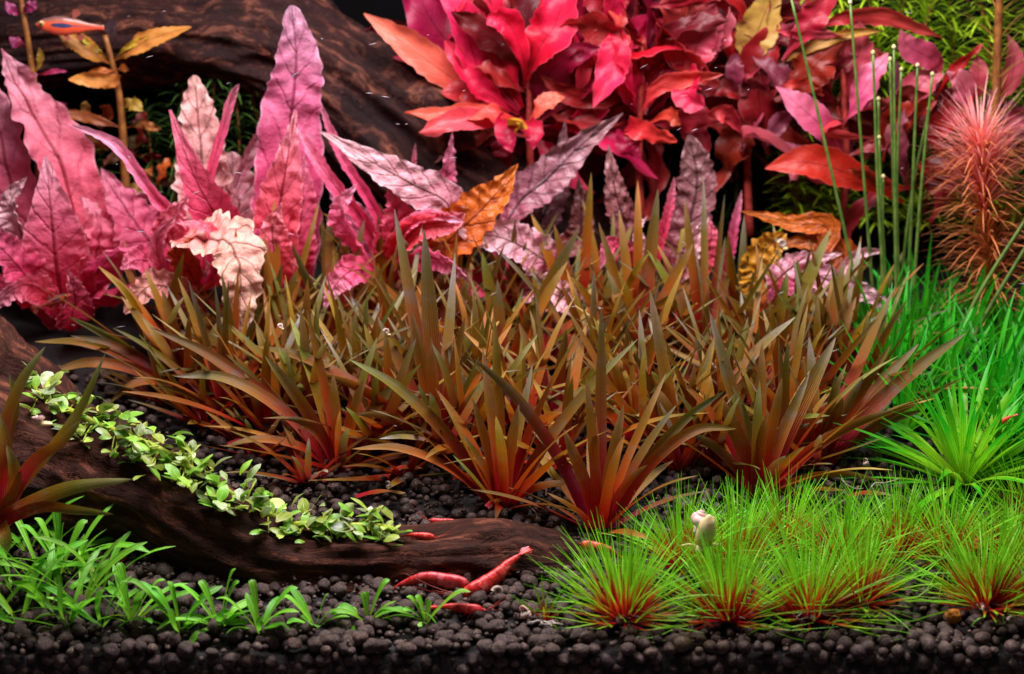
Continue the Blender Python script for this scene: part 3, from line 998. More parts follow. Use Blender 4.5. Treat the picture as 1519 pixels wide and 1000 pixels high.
stemplant(pN, [
    ([(950, 170, 0), (935, 110, .2), (930, 50, .4), (940, -30, .6)], 32, 'redleaf', dict(color=(.85, .6, .6))),
    ([(955, 170, 0), (965, 110, .6), (975, 50, 1), (990, -20, 1.2)], 34, 'magenta', dict(color=(.6, .5, .5))),
    ([(948, 175, -.4), (930, 140, -1), (925, 100, -1.2), (938, 60, -1)], 14, 'magenta', dict(color=(.75, .5, .5))),
    ([(952, 165, -.6), (975, 130, -1.8), (1020, 115, -2.4), (1072, 110, -2.4)], 17, 'salmon', dict(color=(1.15, .95, 1.05), ruf=.25, roll=25)),
    ([(1010, 110, -1), (1020, 120, -2.), (1020, 140, -2.5), (1045, 158, -2.6)], 24, 'magenta', dict(color=(.85, .8, .8), prof='cryptw')),
    ([(1035, 120, 0), (1030, 80, -.6), (1045, 45, -.8), (1062, 5, -.6)], 34, 'rosy', dict(color=(1, .62, .6), prof='oval')),
    ([(1045, 110, 0), (1065, 70, -.8), (1078, 40, -1), (1082, 10, -1)], 14, 'rosy', dict(color=(1.2, 1.05, 1.05), roll=35)),
    ([(930, 186, -.8), (945, 190, -2.2), (975, 200, -2.8), (1004, 210, -2.8)], 17, 'salmon', dict(color=(1.15, .85, .55), roll=15, prof='cryptw')),
    ([(940, 188, -.6), (930, 200, -1.8), (935, 220, -2.2), (950, 235, -2.2)], 20, 'magenta', dict(color=(.55, .4, .4))),
    ([(955, 188, -.4), (990, 170, -1.4), (1000, 172, -1.8), (1010, 185, -1.8)], 12, 'salmon', dict(color=(1., .7, .6))),
    ([(955, 188, 0), (1010, 180, .4), (1040, 210, .2), (1040, 240, 0)], 20, 'redleaf', dict(color=(.8, .7, .7))),
    ([(950, 150, .2), (940, 60, 1.4), (960, 20, 1.8), (985, -40, 2)], 40, 'redleaf', dict(color=(.6, .45, .45))),
], [(950, 330, 0), (948, 200, 0), (955, 60, 0)])
fill(pN, 9, 62, None, [(950, 180), (955, 130), (960, 70), (960, 10)], (100, 180), (14, 25), ['redleaf', 'magenta', 'redleaf'], dy=(0, 4))
pO = Plant('red_stem_plant', 1110, 350, 'deep red stem plant with a spotted yellow tan leaf at the top', Y=33.5)
stemplant(pO, [
    ([(1110, 110, 0), (1115, 70, -.4), (1130, 30, -.6), (1155, -30, -.6)], 34, 'tan', dict(color=(1., .95, .8), ruf=.12)),
    ([(1100, 130, 0), (1090, 70, -.2), (1085, 20, 0), (1080, -40, 0)], 26, 'redleaf', dict(color=(1.1, .6, .5))),
    ([(1140, 230, 0), (1125, 160, -.8), (1128, 90, -.8), (1150, 30, -.4)], 36, 'redleaf', dict(color=(.75, .45, .4), roll=-10)),
    ([(1110, 210, -.4), (1085, 175, -1.4), (1070, 168, -1.6), (1050, 170, -1.6)], 16, 'salmon', dict(color=(.75, .55, .5))),
    ([(1115, 260, -.6), (1100, 210, -1.8), (1125, 200, -2), (1200, 240, -2)], 24, 'rosy', dict(color=(.8, .55, .5), ruf=.25)),
    ([(1085, 270, 0), (1080, 230, -.6), (1100, 200, -.8), (1110, 190, -.8)], 30, 'redleaf', dict(color=(.55, .35, .35))),
    ([(1100, 140, 0), (1090, 115, -.2), (1120, 90, -.4), (1150, 70, -.5)], 20, 'redleaf', dict(color=(.9, .6, .6))),
], [(1112, 350, 0), (1108, 220, 0), (1112, 60, 0)])
fill(pO, 14, 56, None, [(1110, 220), (1112, 160), (1112, 100), (1115, 40)], (90, 170), (13, 24), ['redleaf', 'redleaf', 'rosy'], dy=(-.2, 3))
pP = Plant('rosy_stem_plant', 1245, 330, 'rosy red stem plant behind the thin green stalks, a scarlet leaf arching low', Y=31.5)
stemplant(pP, [
    ([(1340, 300, -.6), (1270, 262, -1.8), (1200, 240, -2.2), (1135, 250, -2.2)], 30, 'redleaf', dict(color=(1.25, .55, .5), roll=8, ruf=.2)),
    ([(1262, 250, -.2), (1225, 195, -1.2), (1190, 160, -1.4), (1150, 128, -1.2)], 25, 'rosy', dict(color=(1.05, .85, 1.05), roll=12, ruf=.25)),
    ([(1250, 190, 0), (1270, 150, -1), (1295, 110, -1.2), (1317, 78, -1)], 22, 'rosy', dict(color=(1.1, .9, 1.05), roll=-20)),
    ([(1262, 165, .4), (1265, 110, .2), (1275, 70, .2), (1268, 25, .2)], 22, 'rosy', dict(color=(.85, .5, .45))),
    ([(1200, 45, .4), (1260, 25, 0), (1330, 28, -.4), (1402, 58, -.6)], 17, 'salmon', dict(color=(.95, .75, .75), roll=20)),
    ([(1160, 95, .4), (1180, 80, 0), (1260, 50, -.4), (1310, 46, -.5)], 9, 'tan', dict(color=(1, .8, .5))),
    ([(1150, 45, .2), (1180, 50, -.2), (1220, 52, -.4), (1260, 52, -.6)], 11, 'rosy', dict(color=(1.15, .7, .8), roll=30)),
    ([(1150, 150, 0), (1190, 120, -.4), (1215, 90, -.4), (1262, 50, -.2)], 34, 'redleaf', dict(color=(.75, .5, .5))),
    ([(1160, 90, .2), (1190, 50, 0), (1210, 20, 0), (1240, -30, 0)], 24, 'redleaf', dict(color=(.9, .6, .6))),
    ([(1150, 130, .2), (1180, 125, -.4), (1205, 128, -.6), (1222, 142, -.6)], 14, 'salmon', dict(color=(.85, .6, .45), roll=30)),
    ([(1330, 210, 0), (1345, 160, -.4), (1370, 120, -.4), (1400, 110, -.2)], 28, 'rosy', dict(color=(.95, .65, .6), roll=-15)),
    ([(1395, 120, 0), (1385, 90, -.4), (1350, 70, -.6), (1335, 45, -.6)], 22, 'rosy', dict(color=(.95, .7, .7), ruf=.3)),
    ([(1385, 150, 0), (1410, 110, -.6), (1430, 90, -.6), (1458, 65, -.4)], 10, 'redleaf', dict(color=(1.1, .5, .45), roll=15)),
    ([(1445, 160, 0), (1450, 130, -.2), (1452, 100, -.2), (1450, 80, 0)], 15, 'rosy', dict(color=(.85, .55, .5))),
    ([(1480, 150, .4), (1495, 130, .2), (1505, 90, .2), (1495, 50, .4)], 17, 'rosy', dict(color=(1.1, .8, .85), ruf=.3)),
    ([(1250, 230, -.4), (1245, 180, -1.4), (1225, 200, -1.8), (1300, 205, -1.6)], 14, 'salmon', dict(color=(.95, .7, .75))),
    ([(1310, 240, -.2), (1320, 190, -.8), (1345, 170, -1), (1390, 150, -1)], 22, 'redleaf', dict(color=(.95, .5, .5))),
    ([(1400, 250, .2), (1390, 200, -.2), (1420, 160, -.3), (1440, 130, -.3)], 20, 'redleaf', dict(color=(.9, .4, .4))),
    ([(1240, 290, .2), (1245, 270, -.4), (1190, 255, -1), (1170, 270, -1)], 16, 'rosy', dict(color=(.85, .6, .55), roll=25)),
    ([(1490, 230, 0), (1500, 190, -.4), (1519, 170, -.4), (1560, 150, -.4)], 18, 'rosy', dict(color=(1.05, .75, .75), roll=20)),
    ([(1380, 330, .4), (1400, 290, 0), (1385, 260, -.2), (1360, 240, -.2)], 24, 'redleaf', dict(color=(.85, .3, .3))),
], [(1250, 330, 0), (1255, 230, 0), (1250, 90, 0)])
fill(pP, 21, 64, None, [(1260, 230), (1250, 160), (1330, 220), (1390, 200), (1440, 200), (1490, 220), (1350, 280), (1200, 150)], (80, 140), (11, 20), ['redleaf', 'rosy', 'redleaf'], dy=(-.2, 2.8))

# two thin stem plants in the upper left corner
pS = Plant('bronze_stem_plant', 185, 300, 'stem plant with cut top and ragged orange tan leaves before the grooved trunk', Y=33)
stemplant(pS, [
    ([(165, 95, 0), (140, 80, -1), (110, 60, -1.3), (80, 45, -1.4)], 17, 'tan', dict(color=(1.25, .85, .6), roll=15, ruf=.3)),
    ([(170, 90, 0), (190, 75, -1), (230, 55, -1.3), (284, 40, -1.4)], 16, 'tan', dict(color=(1.25, .8, .6), roll=-15, ruf=.35)),
    ([(178, 118, -.4), (160, 120, -1.4), (130, 118, -1.7), (102, 118, -1.8)], 13, 'tan', dict(color=(1.5, 1., .8), ruf=.4, prof='cryptw')),
    ([(170, 105, -.2), (155, 105, -.8), (140, 108, -1.), (128, 108, -1)], 7, 'tan', dict(color=(1.2, .7, .5))),
    ([(170, 105, -.2), (180, 100, -.8), (186, 102, -1.), (192, 106, -1)], 7, 'tan', dict(color=(1.2, .7, .5))),
    ([(160, 86, -.3), (145, 75, -.9), (128, 62, -1.1), (115, 50, -1.2)], 5, 'tan', dict(color=(1.2, 1.6, .4))),
    ([(172, 86, -.3), (185, 72, -.9), (203, 62, -1.1), (222, 52, -1.2)], 5, 'tan', dict(color=(1.2, 1.6, .4))),
    ([(185, 190, 0), (210, 185, -.4), (225, 188, -.6), (240, 192, -.6)], 7, 'tan', dict(color=(.8, .5, .35))),
    ([(183, 190, 0), (150, 180, -.4), (110, 170, -.6), (75, 168, -.6)], 9, 'tan', dict(color=(.8, .5, .35))),
    ([(183, 160, 0), (190, 155, -.4), (200, 155, -.6), (212, 165, -.6)], 12, 'tan', dict(color=(.9, 1, .4))),
], [(188, 300, 0), (178, 150, 0), (156, 52, 0)], 'stem')
fill(pS, 31, 26, None, [(150, 250), (120, 290), (200, 230), (230, 280), (150, 190), (90, 240)], (35, 90), (6, 13), ['tan', 'cryptrot', 'redleaf'], dy=(.4, 2.5))
pT = Plant('violet_stem_plant', 55, 330, 'slender green stem with small violet leaves in front of the grooved trunk', Y=32)
stemplant(pT, [
    ([(38, 70, 0), (30, 66, -.4), (22, 62, -.6), (14, 55, -.6)], 10, 'rosy', dict(color=(.6, .4, .75))),
    ([(30, 20, 0), (22, 16, -.4), (14, 10, -.6), (8, 2, -.6)], 9, 'rosy', dict(color=(.6, .4, .75))),
    ([(30, 20, 0), (40, 14, -.4), (48, 8, -.6), (54, 2, -.6)], 9, 'rosy', dict(color=(.6, .4, .75))),
    ([(50, 112, 0), (70, 108, -.4), (85, 105, -.5), (102, 106, -.5)], 4, 'rosy', dict(color=(.9, .4, .9))),
    ([(50, 112, 0), (58, 95, -.3), (60, 82, -.4), (58, 70, -.4)], 6, 'tan', dict(color=(.9, 1, .5))),
    ([(48, 112, 0), (42, 105, -.3), (36, 100, -.4), (30, 95, -.4)], 5, 'tan', dict(color=(.8, .8, .6))),
    ([(52, 150, 0), (45, 140, -.4), (40, 128, -.6), (36, 118, -.6)], 8, 'rosy', dict(color=(.8, .5, .8))),
    ([(54, 165, 0), (70, 160, -.4), (85, 156, -.5), (100, 154, -.5)], 7, 'rosy', dict(color=(.7, .3, .7))),
], [(60, 330, 0), (52, 140, 0), (28, -20, 0)], 'stem')


# ------------------------------------------------------------------ fine-leaved stem plants
def needles(P, spacing, per, ln, hw, seed, el=(.2, .9), curve=.4, taper=None):
    """whorls of needles along the curve P"""
    r = random.Random(seed)
    L = sum((P[i + 1] - P[i]).length for i in range(len(P) - 1))
    n = max(2, int(L / spacing))
    C = crom(P, n)
    T, B = frames(C, Vector((1, .1, 0)))
    geos = []
    for j, c in enumerate(C):
        v = j / n
        k = taper(v) if taper else 1.
        N = B[j].cross(T[j])
        for q in range(per):
            a = 2 * math.pi * (q + r.random() * .7) / per
            e = r.uniform(*el)
            d = B[j] * math.cos(a) + N * math.sin(a)
            l = ln * k * r.uniform(.7, 1.1)
            p0 = c
            pts = []
            for s in range(4):
                t = s / 3
                ee = e - curve * t * t
                pts.append(p0 + (d * math.cos(e - curve * t * .5) + T[j] * math.sin(e - curve * t * .5)) * l * t)
            w = d.cross(T[j]).normalized() * hw
            rv = r.random()
            vs_ = []
            for s, p in enumerate(pts):
                ww = w * (1, .9, .65, .12)[s]
                vs_ += [p - ww, p + ww]
            geos.append((vs_, [(2 * s, 2 * s + 1, 2 * s + 3, 2 * s + 2) for s in range(3)], [(x % 2, (x // 2) / 3) for x in range(8)], [rv] * 8))
    return join(geos)


def feather(name, label, path, Y, mats, spacing, per, ln, hw, seed, stem=True, group=None, stemr=.16, stemmat='stem', el=(.2, .9), taper=None, curve=.4):
    P = [at(x, y, Y) for x, y in path]
    o = thing(name, P[0], label, 'plant', group)
    if stem:
        obj('stem', tube(P, [stemr, stemr * .8], 14, 7), M[stemmat], o, P[0])
    f = obj('foliage', needles(P, spacing, per, ln, hw, seed, el, curve, taper), M[mats], o, P[0])
    f['kind'] = 'stuff'
    return o, P


o, P = feather('feathery_orange_plant', 'bushy feathery orange stem plant with a pink crown, beside the thin green stalks',
               [(1475, 470), (1468, 380), (1458, 290), (1455, 215)], 27., 'feather', .3, 15, 4.2, .05, 4, el=(.15, 1.1), curve=.9, stemr=.22, stemmat='stem')
f = obj('crown', needles([at(1461, 310, 27), at(1457, 255, 27), at(1454, 205, 27)], .22, 17, 4., .055, 8, (.3, 1.3), .25), M['featherpink'], o, P[0])
f['kind'] = 'stuff'
feather('feathery_olive_plant', 'tall olive brown stem with sparse needle whorls, rising behind the orange feathery plant',
        [(1474, 260), (1478, 150), (1480, 60), (1485, -60)], 30., 'featheroliv', 1.3, 7, 3.4, .05, 5, stemr=.3, el=(.3, .9))
for i, (x, s) in enumerate(((1180, 1), (1235, 2), (1300, 3), (1345, 4), (1385, 5), (1420, 6), (1455, 7), (1510, 8), (1545, 9))):
    feather('fine_green_plant', 'bright yellow green fine leaved stem in the thicket behind the rosy leaves',
            [(x, 330), (x + 8 * math.sin(s * 2.), 200), (x + 20 * math.sin(s), 80), (x + 26 * math.sin(s * 1.7), -80)], 35.5 + 1.0 * math.sin(s * 3.3),
            'moss', .36, 9, 2.5, .09, 40 + i, stemr=.12, el=(-.1, .9), curve=.7, group='fine green stems behind the rosy leaves')
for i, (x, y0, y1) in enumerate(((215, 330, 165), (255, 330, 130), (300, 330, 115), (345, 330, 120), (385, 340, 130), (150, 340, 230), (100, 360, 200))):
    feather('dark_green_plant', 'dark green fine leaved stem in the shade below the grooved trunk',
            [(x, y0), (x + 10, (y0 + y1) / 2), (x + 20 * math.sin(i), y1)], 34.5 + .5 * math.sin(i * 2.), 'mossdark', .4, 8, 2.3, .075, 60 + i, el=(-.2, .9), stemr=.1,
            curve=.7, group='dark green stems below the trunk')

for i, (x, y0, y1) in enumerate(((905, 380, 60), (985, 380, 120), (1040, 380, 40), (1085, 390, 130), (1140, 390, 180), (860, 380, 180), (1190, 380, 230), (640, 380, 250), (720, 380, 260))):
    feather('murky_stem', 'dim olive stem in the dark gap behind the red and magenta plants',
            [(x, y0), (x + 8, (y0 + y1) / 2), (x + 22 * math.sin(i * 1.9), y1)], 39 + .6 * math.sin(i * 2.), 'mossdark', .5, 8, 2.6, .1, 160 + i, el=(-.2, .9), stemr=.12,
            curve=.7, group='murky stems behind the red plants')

# ------------------------------------------------------------------ brown strap-leaved rosettes
def rosette(px, py, label, tips, nrand, seed, length=(6, 9), hw=.36, group=None, col=(1, 1, 1), th=(.4, 1.45), name='brown_rosette', upright=.6):
    pl = Plant(name, px, py, label, group=group)
    r = random.Random(seed)
    sink = Vector((0, 0, -.25))
    for t in tips:
        tx, ty, dy, w = t[:4]
        kw = t[4] if len(t) > 4 else {}
        tip = at(tx, ty, pl.Y + dy)
        d = tip - pl.base
        arch = kw.get('arch', .12) * .75
        if d.z > abs(d.x) * 1.6: arch *= .5
        m1 = pl.base + d * .33 + Vector((0, 0, 1)) * d.length * arch * .9
        m2 = pl.base + d * .68 + Vector((0, 0, 1)) * d.length * arch
        off = Vector((d.x, d.y, 0)).normalized() * .18
        v = kw.get('v', r.uniform(.8, 1.15))
        c = kw.get('c') or r.choice(TINT)
        h = w * .86 / ppu(tip)
        pl.leaf3([pl.base + sink + off, m1, m2, tip], h, 'brown', (v * c[0] * col[0], v * c[1] * col[1], v * c[2] * col[2]), prof='strap',
                 side=None, roll=kw.get('roll', 0) + r.uniform(-48, 48) * (0.3 if 'roll' in kw else 1), twist=r.uniform(-35, 35), nx=4, ny=16, cup=.28)
    a0 = r.uniform(0, 6.28)
    for i in range(nrand):
        az = a0 + i * 2.399 + r.uniform(-.3, .3)
        rank = r.random()
        t0 = th[1] - (th[1] - th[0]) * rank + r.uniform(-.2, .2)
        ln = r.uniform(*length) * (1 - .25 * abs(rank - .5))
        P = arc(pl.base + sink + Vector((math.cos(az), math.sin(az), 0)) * .15, az, ln, t0, r.uniform(-.1, .6), 5)
        for p in P[2:]:
            p.z = max(p.z, g(p.x, p.y) + .25)
        bw = r.uniform(-.7, .7)
        for q_, p in enumerate(P):
            P[q_] = p + Vector((-math.sin(az), math.cos(az), 0)) * bw * (q_ / 5) ** 2
        v = r.uniform(.75, 1.2)
        gg = r.choice(TINT)
        pl.leaf3(P, hw * r.uniform(.55, .95), 'brown', (v * gg[0] * col[0], v * gg[1] * col[1], v * gg[2] * col[2]), prof='strap',
                 side=az_side(P[-1] - P[0]), roll=r.uniform(-25, 25), twist=r.uniform(-50, 50), nx=4, ny=14, cup=.28)
    return pl


TINT = ((1.25, 1.4, 2.4), (1.05, 1.15, 1.6), (1.3, 1.1, .5), (1.3, 1., .4), (1.35, .8, .45), (1.3, .7, .4), (.8, 1.1, .6), (1., 1., .9), (1.1, .9, .7), (.7, .8, .6))     # grey, gold, orange, olive
GR = 'brown strap-leaved rosettes massed in the middle'
BACKM = [((95, 470), 'the flat pink leaf'), ((345, 430), 'the folded tan leaf'), ((428, 440), 'the tallest pink plant'), ((560, 400), 'the pink rolled leaves'), ((690, 330), 'the rust orange leaf'),
         ((770, 380), 'the pale pink leaves'), ((860, 300), 'the plum blade'), ((960, 360), 'the upright plum leaves'), ((1140, 390), 'the yellow holed leaf'), ((1240, 430), 'the drooping pale leaf')]
FRONTM = [((230, 650), 'the log greenery'), ((400, 740), 'the log bend'), ((505, 692), 'the crimson rosette leaning left'), ((650, 690), 'the broad olive blade'), ((745, 750), 'the rosette behind the log end'),
          ((890, 785), 'the foremost red based rosette'), ((1010, 700), 'the arched red leaf'), ((1125, 735), 'the dark crimson rosette'), ((1212, 700), 'the rosette reaching over grass')]


def crowd_label(x, y):
    near = lambda L: min(L, key=lambda q: (q[0][0] - x) ** 2 * 2 + (q[0][1] - y) ** 2)[1]
    return 'brown rosette crowded between %s and %s' % (near(BACKM), near(FRONTM))
UP = dict(arch=.02)
GY = dict(c=(1.15, 1.2, 1.7), v=1.1, arch=.05)
OR = dict(c=(1.2, .85, .7), v=1.1, arch=.05)
rosette(890, 785, 'red based brown rosette with one grey upright leaf, foremost beside the fine grass tufts', [
    (703, 532, 1, 12, dict(v=.95)), (892, 454, 1.5, 11, dict(GY, roll=0)), (988, 554, .5, 11, OR), (836, 636, -1, 13, dict(OR, c=(1.2, .75, .7))),
    (1093, 636, .5, 11, dict(arch=.25)), (812, 731, -2, 7, OR), (1075, 580, 3, 10, {}), (870, 560, -1.4, 10, dict(OR)), (1020, 640, 2, 10, {}), (925, 600, -.6, 12, dict(OR)),
    (790, 640, 2.4, 10, {}), (960, 690, -1, 8, dict(OR, arch=.3))], 13, 1, (5.5, 8.5), .36)
rosette(745, 750, 'crimson based brown rosette whose long leaf crosses right, rooted behind the log end', [
    (716, 519, -1, 14, dict(OR, arch=.02)), (733, 466, .5, 11, UP), (946, 503, .5, 11, dict(arch=.06)), (518, 533, 1, 11, dict(arch=.12)), (685, 644, -2, 9, {}),
    (820, 560, 2, 10, {}), (522, 666, -1, 10, dict(arch=.16)), (862, 722, -1.5, 8, dict(OR, arch=.14)), (770, 600, -1.6, 13, dict(OR)), (650, 580, 2, 11, {}),
    (790, 540, 2.5, 11, GY), (700, 590, -1., 12, OR), (735, 770, -2.2, 8, dict(arch=.2))], 13, 2, (5.5, 8.5), .36)
rosette(505, 692, 'crimson based brown rosette with long mauve leaf leaning left over the log greenery', [
    (222, 486, .5, 11, dict(c=(1.2, .95, 1.1), arch=.1)), (258, 558, -.5, 11, dict(GY, arch=.2)), (332, 662, -1.6, 9, dict(OR, arch=.16)), (455, 460, -1, 13, dict(OR, arch=.01)),
    (393, 528, -.6, 12, {}), (494, 554, -1.6, 12, dict(OR)), (420, 621, -2, 8, dict(arch=.2)), (560, 500, 1, 11, {}), (540, 560, -.6, 11, OR), (430, 470, 2, 11, {}),
    (600, 560, 1.4, 11, {}), (470, 590, 1, 10, OR), (620, 640, -.4, 9, {})], 13, 3, (5.5, 8.5), .36)
rosette(650, 672, 'brown rosette with a broad upright olive blade, bright crimson at its base', [
    (629, 340, .5, 16, dict(UP, roll=0)), (585, 310, 2.5, 12, UP), (530, 614, -2, 10, dict(arch=.16)), (380, 513, .4, 12, dict(arch=.12)), (675, 375, 1.5, 12, UP), (470, 553, -.5, 11, {}),
    (760, 480, 1, 11, {}), (610, 460, -1, 13, OR), (690, 470, -1.2, 12, dict(OR)), (720, 560, -1.4, 10, {}), (560, 470, 2, 11, GY), (640, 500, -2, 12, OR)], 13, 4, (5.5, 8.5), .36)
rosette(1125, 732, 'dark crimson based brown rosette with a leaf sweeping right, behind the fine grass', [
    (1052, 461, .4, 12, dict(GY, roll=0)), (1330, 606, -.8, 11, dict(arch=.1, c=(1.15, .9, .9))), (1201, 552, .6, 11, dict(GY)), (1240, 500, 1.4, 16, dict(GY, roll=0)), (1131, 508, .5, 13, OR),
    (1165, 676, -2, 10, dict(arch=.2)), (1246, 746, -1.5, 8, dict(arch=.1)), (1070, 590, -1, 15, dict(OR)), (1020, 640, .4, 10, {}), (1160, 560, -1, 13, OR), (1314, 716, -.2, 8, dict(arch=.14)),
    (1000, 560, 2, 11, {})], 13, 5, (5.5, 8.5), .36)
rosette(1212, 690, 'brown rosette whose longest olive leaf reaches right over the green grass', [
    (1433, 494, .2, 13, dict(arch=.06)), (1321, 512, .6, 11, OR), (1363, 510, 1.4, 11, dict(GY)), (1430, 560, .8, 7, dict(arch=.04)), (1371, 608, .6, 9, dict(OR, arch=.08)), (1250, 590, -1, 14, OR),
    (1200, 500, 1.5, 12, {}), (1180, 560, 0, 12, OR), (1280, 560, -.6, 12, {}), (1328, 425, 2.5, 13, GY), (1150, 610, -.6, 11, {})], 13, 6, (5.5, 8.5), .36)
rosette(1010, 692, 'brown rosette with a broad arched red leaf and a tall mauve blade', [
    (964, 430, .2, 12, dict(GY, c=(1.25, 1.1, 1.5), roll=0)), (976, 577, -1.4, 17, dict(OR, c=(1.2, .75, .7), arch=.15)), (1102, 545, -.6, 12, dict(OR)), (1180, 470, 1.6, 11, {}), (940, 520, 1, 11, {}), (1030, 540, -1, 14, OR),
    (900, 590, 1, 10, {}), (1060, 500, 1.6, 12, {}), (1130, 630, -1.2, 10, dict(arch=.2))], 13, 7, (5.5, 8.5), .36)
rosette(285, 590, 'low spreading brown rosette just behind the green log greenery', [
    (103, 470, 0, 10, dict(arch=.06)), (52, 507, -.5, 10, dict(arch=.14)), (105, 498, -.2, 9, dict(arch=.12)), (146, 395, 1, 11, {}), (180, 440, 0, 11, OR), (60, 560, -1.6, 10, dict(OR, arch=.2)),
    (160, 600, -2.4, 8, dict(OR, arch=.3)), (240, 430, .4, 12, OR), (330, 470, .8, 12, {}), (210, 470, -.6, 11, {}), (370, 500, .2, 10, {}), (215, 400, 1.4, 12, {})], 9, 8, (5, 7.5), .38)
mid_ = [  # (px,py,tips)
    (405, 545, [(407, 295, .6, 13, UP), (370, 420, 0, 12, OR), (300, 480, -1, 10, {}), (474, 298, 1.4, 9, dict(OR, arch=.01)), (440, 400, -.5, 14, OR)]),
    (500, 520, [(487, 318, .4, 12, dict(GY, roll=0)), (515, 322, 1, 12, dict(GY, roll=0)), (445, 452, -1.6, 12, dict(arch=.12)), (541, 325, 1, 11, GY), (560, 400, -.4, 12, OR), (420, 400, .4, 12, GY)]),
    (590, 560, [(560, 390, .4, 12, {}), (520, 440, -.6, 12, {}), (640, 430, 0, 12, OR), (610, 400, .6, 12, {}), (450, 500, -.8, 11, {})]),
    (660, 530, [(685, 370, .6, 11, {}), (700, 400, 0, 12, {}), (590, 400, .6, 11, OR), (560, 420, -.4, 11, {}), (720, 440, -.8, 12, {})]),
    (750, 570, [(859, 338, .8, 17, dict(c=(1.05, 1.1, 1.2), arch=.12, roll=30)), (715, 374, .6, 12, {}), (842, 388, .2, 11, dict(OR, arch=.14)), (690, 430, 0, 12, {}), (800, 430, -.6, 12, {}), (738, 415, -.2, 11, GY)]),
    (860, 520, [(877, 256, .6, 10, dict(UP, roll=0)), (822, 333, .4, 10, {}), (788, 318, 1.2, 10, {}), (920, 380, -.4, 11, OR), (850, 400, -.8, 12, {}), (780, 400, .4, 11, {})]),
    (945, 540, [(976, 280, .6, 14, dict(UP, roll=0, c=(1.05, 1.1, 1.3))), (946, 268, 1.6, 11, UP), (1028, 362, -.4, 13, dict(OR, arch=.1)), (888, 330, .6, 10, {}), (900, 400, -.4, 12, {}), (918, 312, 1, 12, OR)]),
    (1045, 540, [(1043, 260, 1, 10, UP), (1016, 295, 1, 12, UP), (1075, 288, 1.4, 8, UP), (955, 360, .4, 11, {}), (1090, 380, 0, 11, {}), (1000, 420, -.6, 12, OR), (1140, 420, .4, 11, {})]),
    (1140, 560, [(1168, 405, .4, 12, {}), (1110, 430, 0, 13, OR), (1232, 340, .8, 14, dict(arch=.04)), (1190, 420, .6, 12, {}), (1080, 440, -.4, 12, {}), (1150, 470, -.8, 14, OR)]),
    (1215, 580, [(1252, 386, .6, 13, dict(GY)), (1270, 440, .2, 12, OR), (1236, 405, 1, 8, OR), (1170, 450, -.3, 13, OR), (1300, 470, .2, 11, {}), (1215, 460, -.6, 13, {})]),
    (820, 630, [(770, 480, .2, 12, OR), (880, 540, 0, 11, {}), (840, 490, -.4, 12, {}), (760, 580, -.6, 10, {}), (905, 470, .6, 11, GY)]),
    (930, 625, [(880, 470, .2, 12, {}), (1000, 520, 0, 11, OR), (930, 480, -.4, 12, OR), (870, 560, -.4, 10, {}), (980, 470, .6, 11, {})]),
    (1080, 640, [(1085, 480, 0, 13, OR), (1030, 500, .3, 12, {}), (1140, 530, 0, 12, {}), (1110, 470, .8, 11, {})]),
    (580, 640, [(540, 480, .4, 12, {}), (500, 520, 0, 12, OR), (610, 500, -.4, 13, OR), (640, 560, -.6, 11, {})]),
    (420, 620, [(380, 480, .4, 12, {}), (330, 540, -.4, 10, {}), (440, 500, -.4, 12, OR), (480, 520, .2, 11, {})]),
]
labs = {0: 'brown rosette with straight upright leaves in front of the tallest pink plant',
        4: 'brown rosette with one wide olive striped leaf slanting right before the pale pink leaves',
        5: 'brown rosette with a needle straight tall leaf below the plum blade',
        6: 'brown rosette with tall grey green blades in front of the upright plum leaves',
        9: 'brown rosette in front of the drooping pale pink leaf by the green stalks'}
for i, (x, y, t) in enumerate(mid_):
    rosette(x, y, labs.get(i, crowd_label(x, y)), t, 13, 30 + i, (6., 9.8), .38, GR)
for i, (x, y) in enumerate(((345, 570), (455, 590), (530, 600), (640, 610), (705, 610), (775, 650), (880, 585), (1000, 600), (1110, 600), (1165, 635), (705, 520), (800, 530), (905, 500),
                            (1000, 500), (1095, 505), (1180, 520), (570, 495), (450, 490), (355, 505), (240, 545), (640, 470), (760, 480), (1250, 540), (1270, 600), (955, 660), (560, 660), (395, 640), (460, 640), (335, 610), (690, 670), (830, 690), (1060, 690), (1160, 690))):
    rosette(x, y, crowd_label(x, y), [], 23, 80 + i, (6., 9.8), .36, GR)

for i, (x, y, lab) in enumerate(((305, 628, 'small brown rosette between the log greenery and the low spreading rosette'), (385, 672, 'small low brown rosette on dark soil beside the log bend'),
                                 (455, 712, 'small brown rosette at the foot of the crimson rosette leaning left'), (600, 700, 'small brown rosette on the soil above the log, between two crimson rosettes'),
                                 (245, 596, 'small brown rosette close to the greenery at the upper log'))):
    rosette(x, y, lab, [], 16, 300 + i, (3.6, 6.2), .3, None, (.9, .85, .85), th=(.15, 1.2))

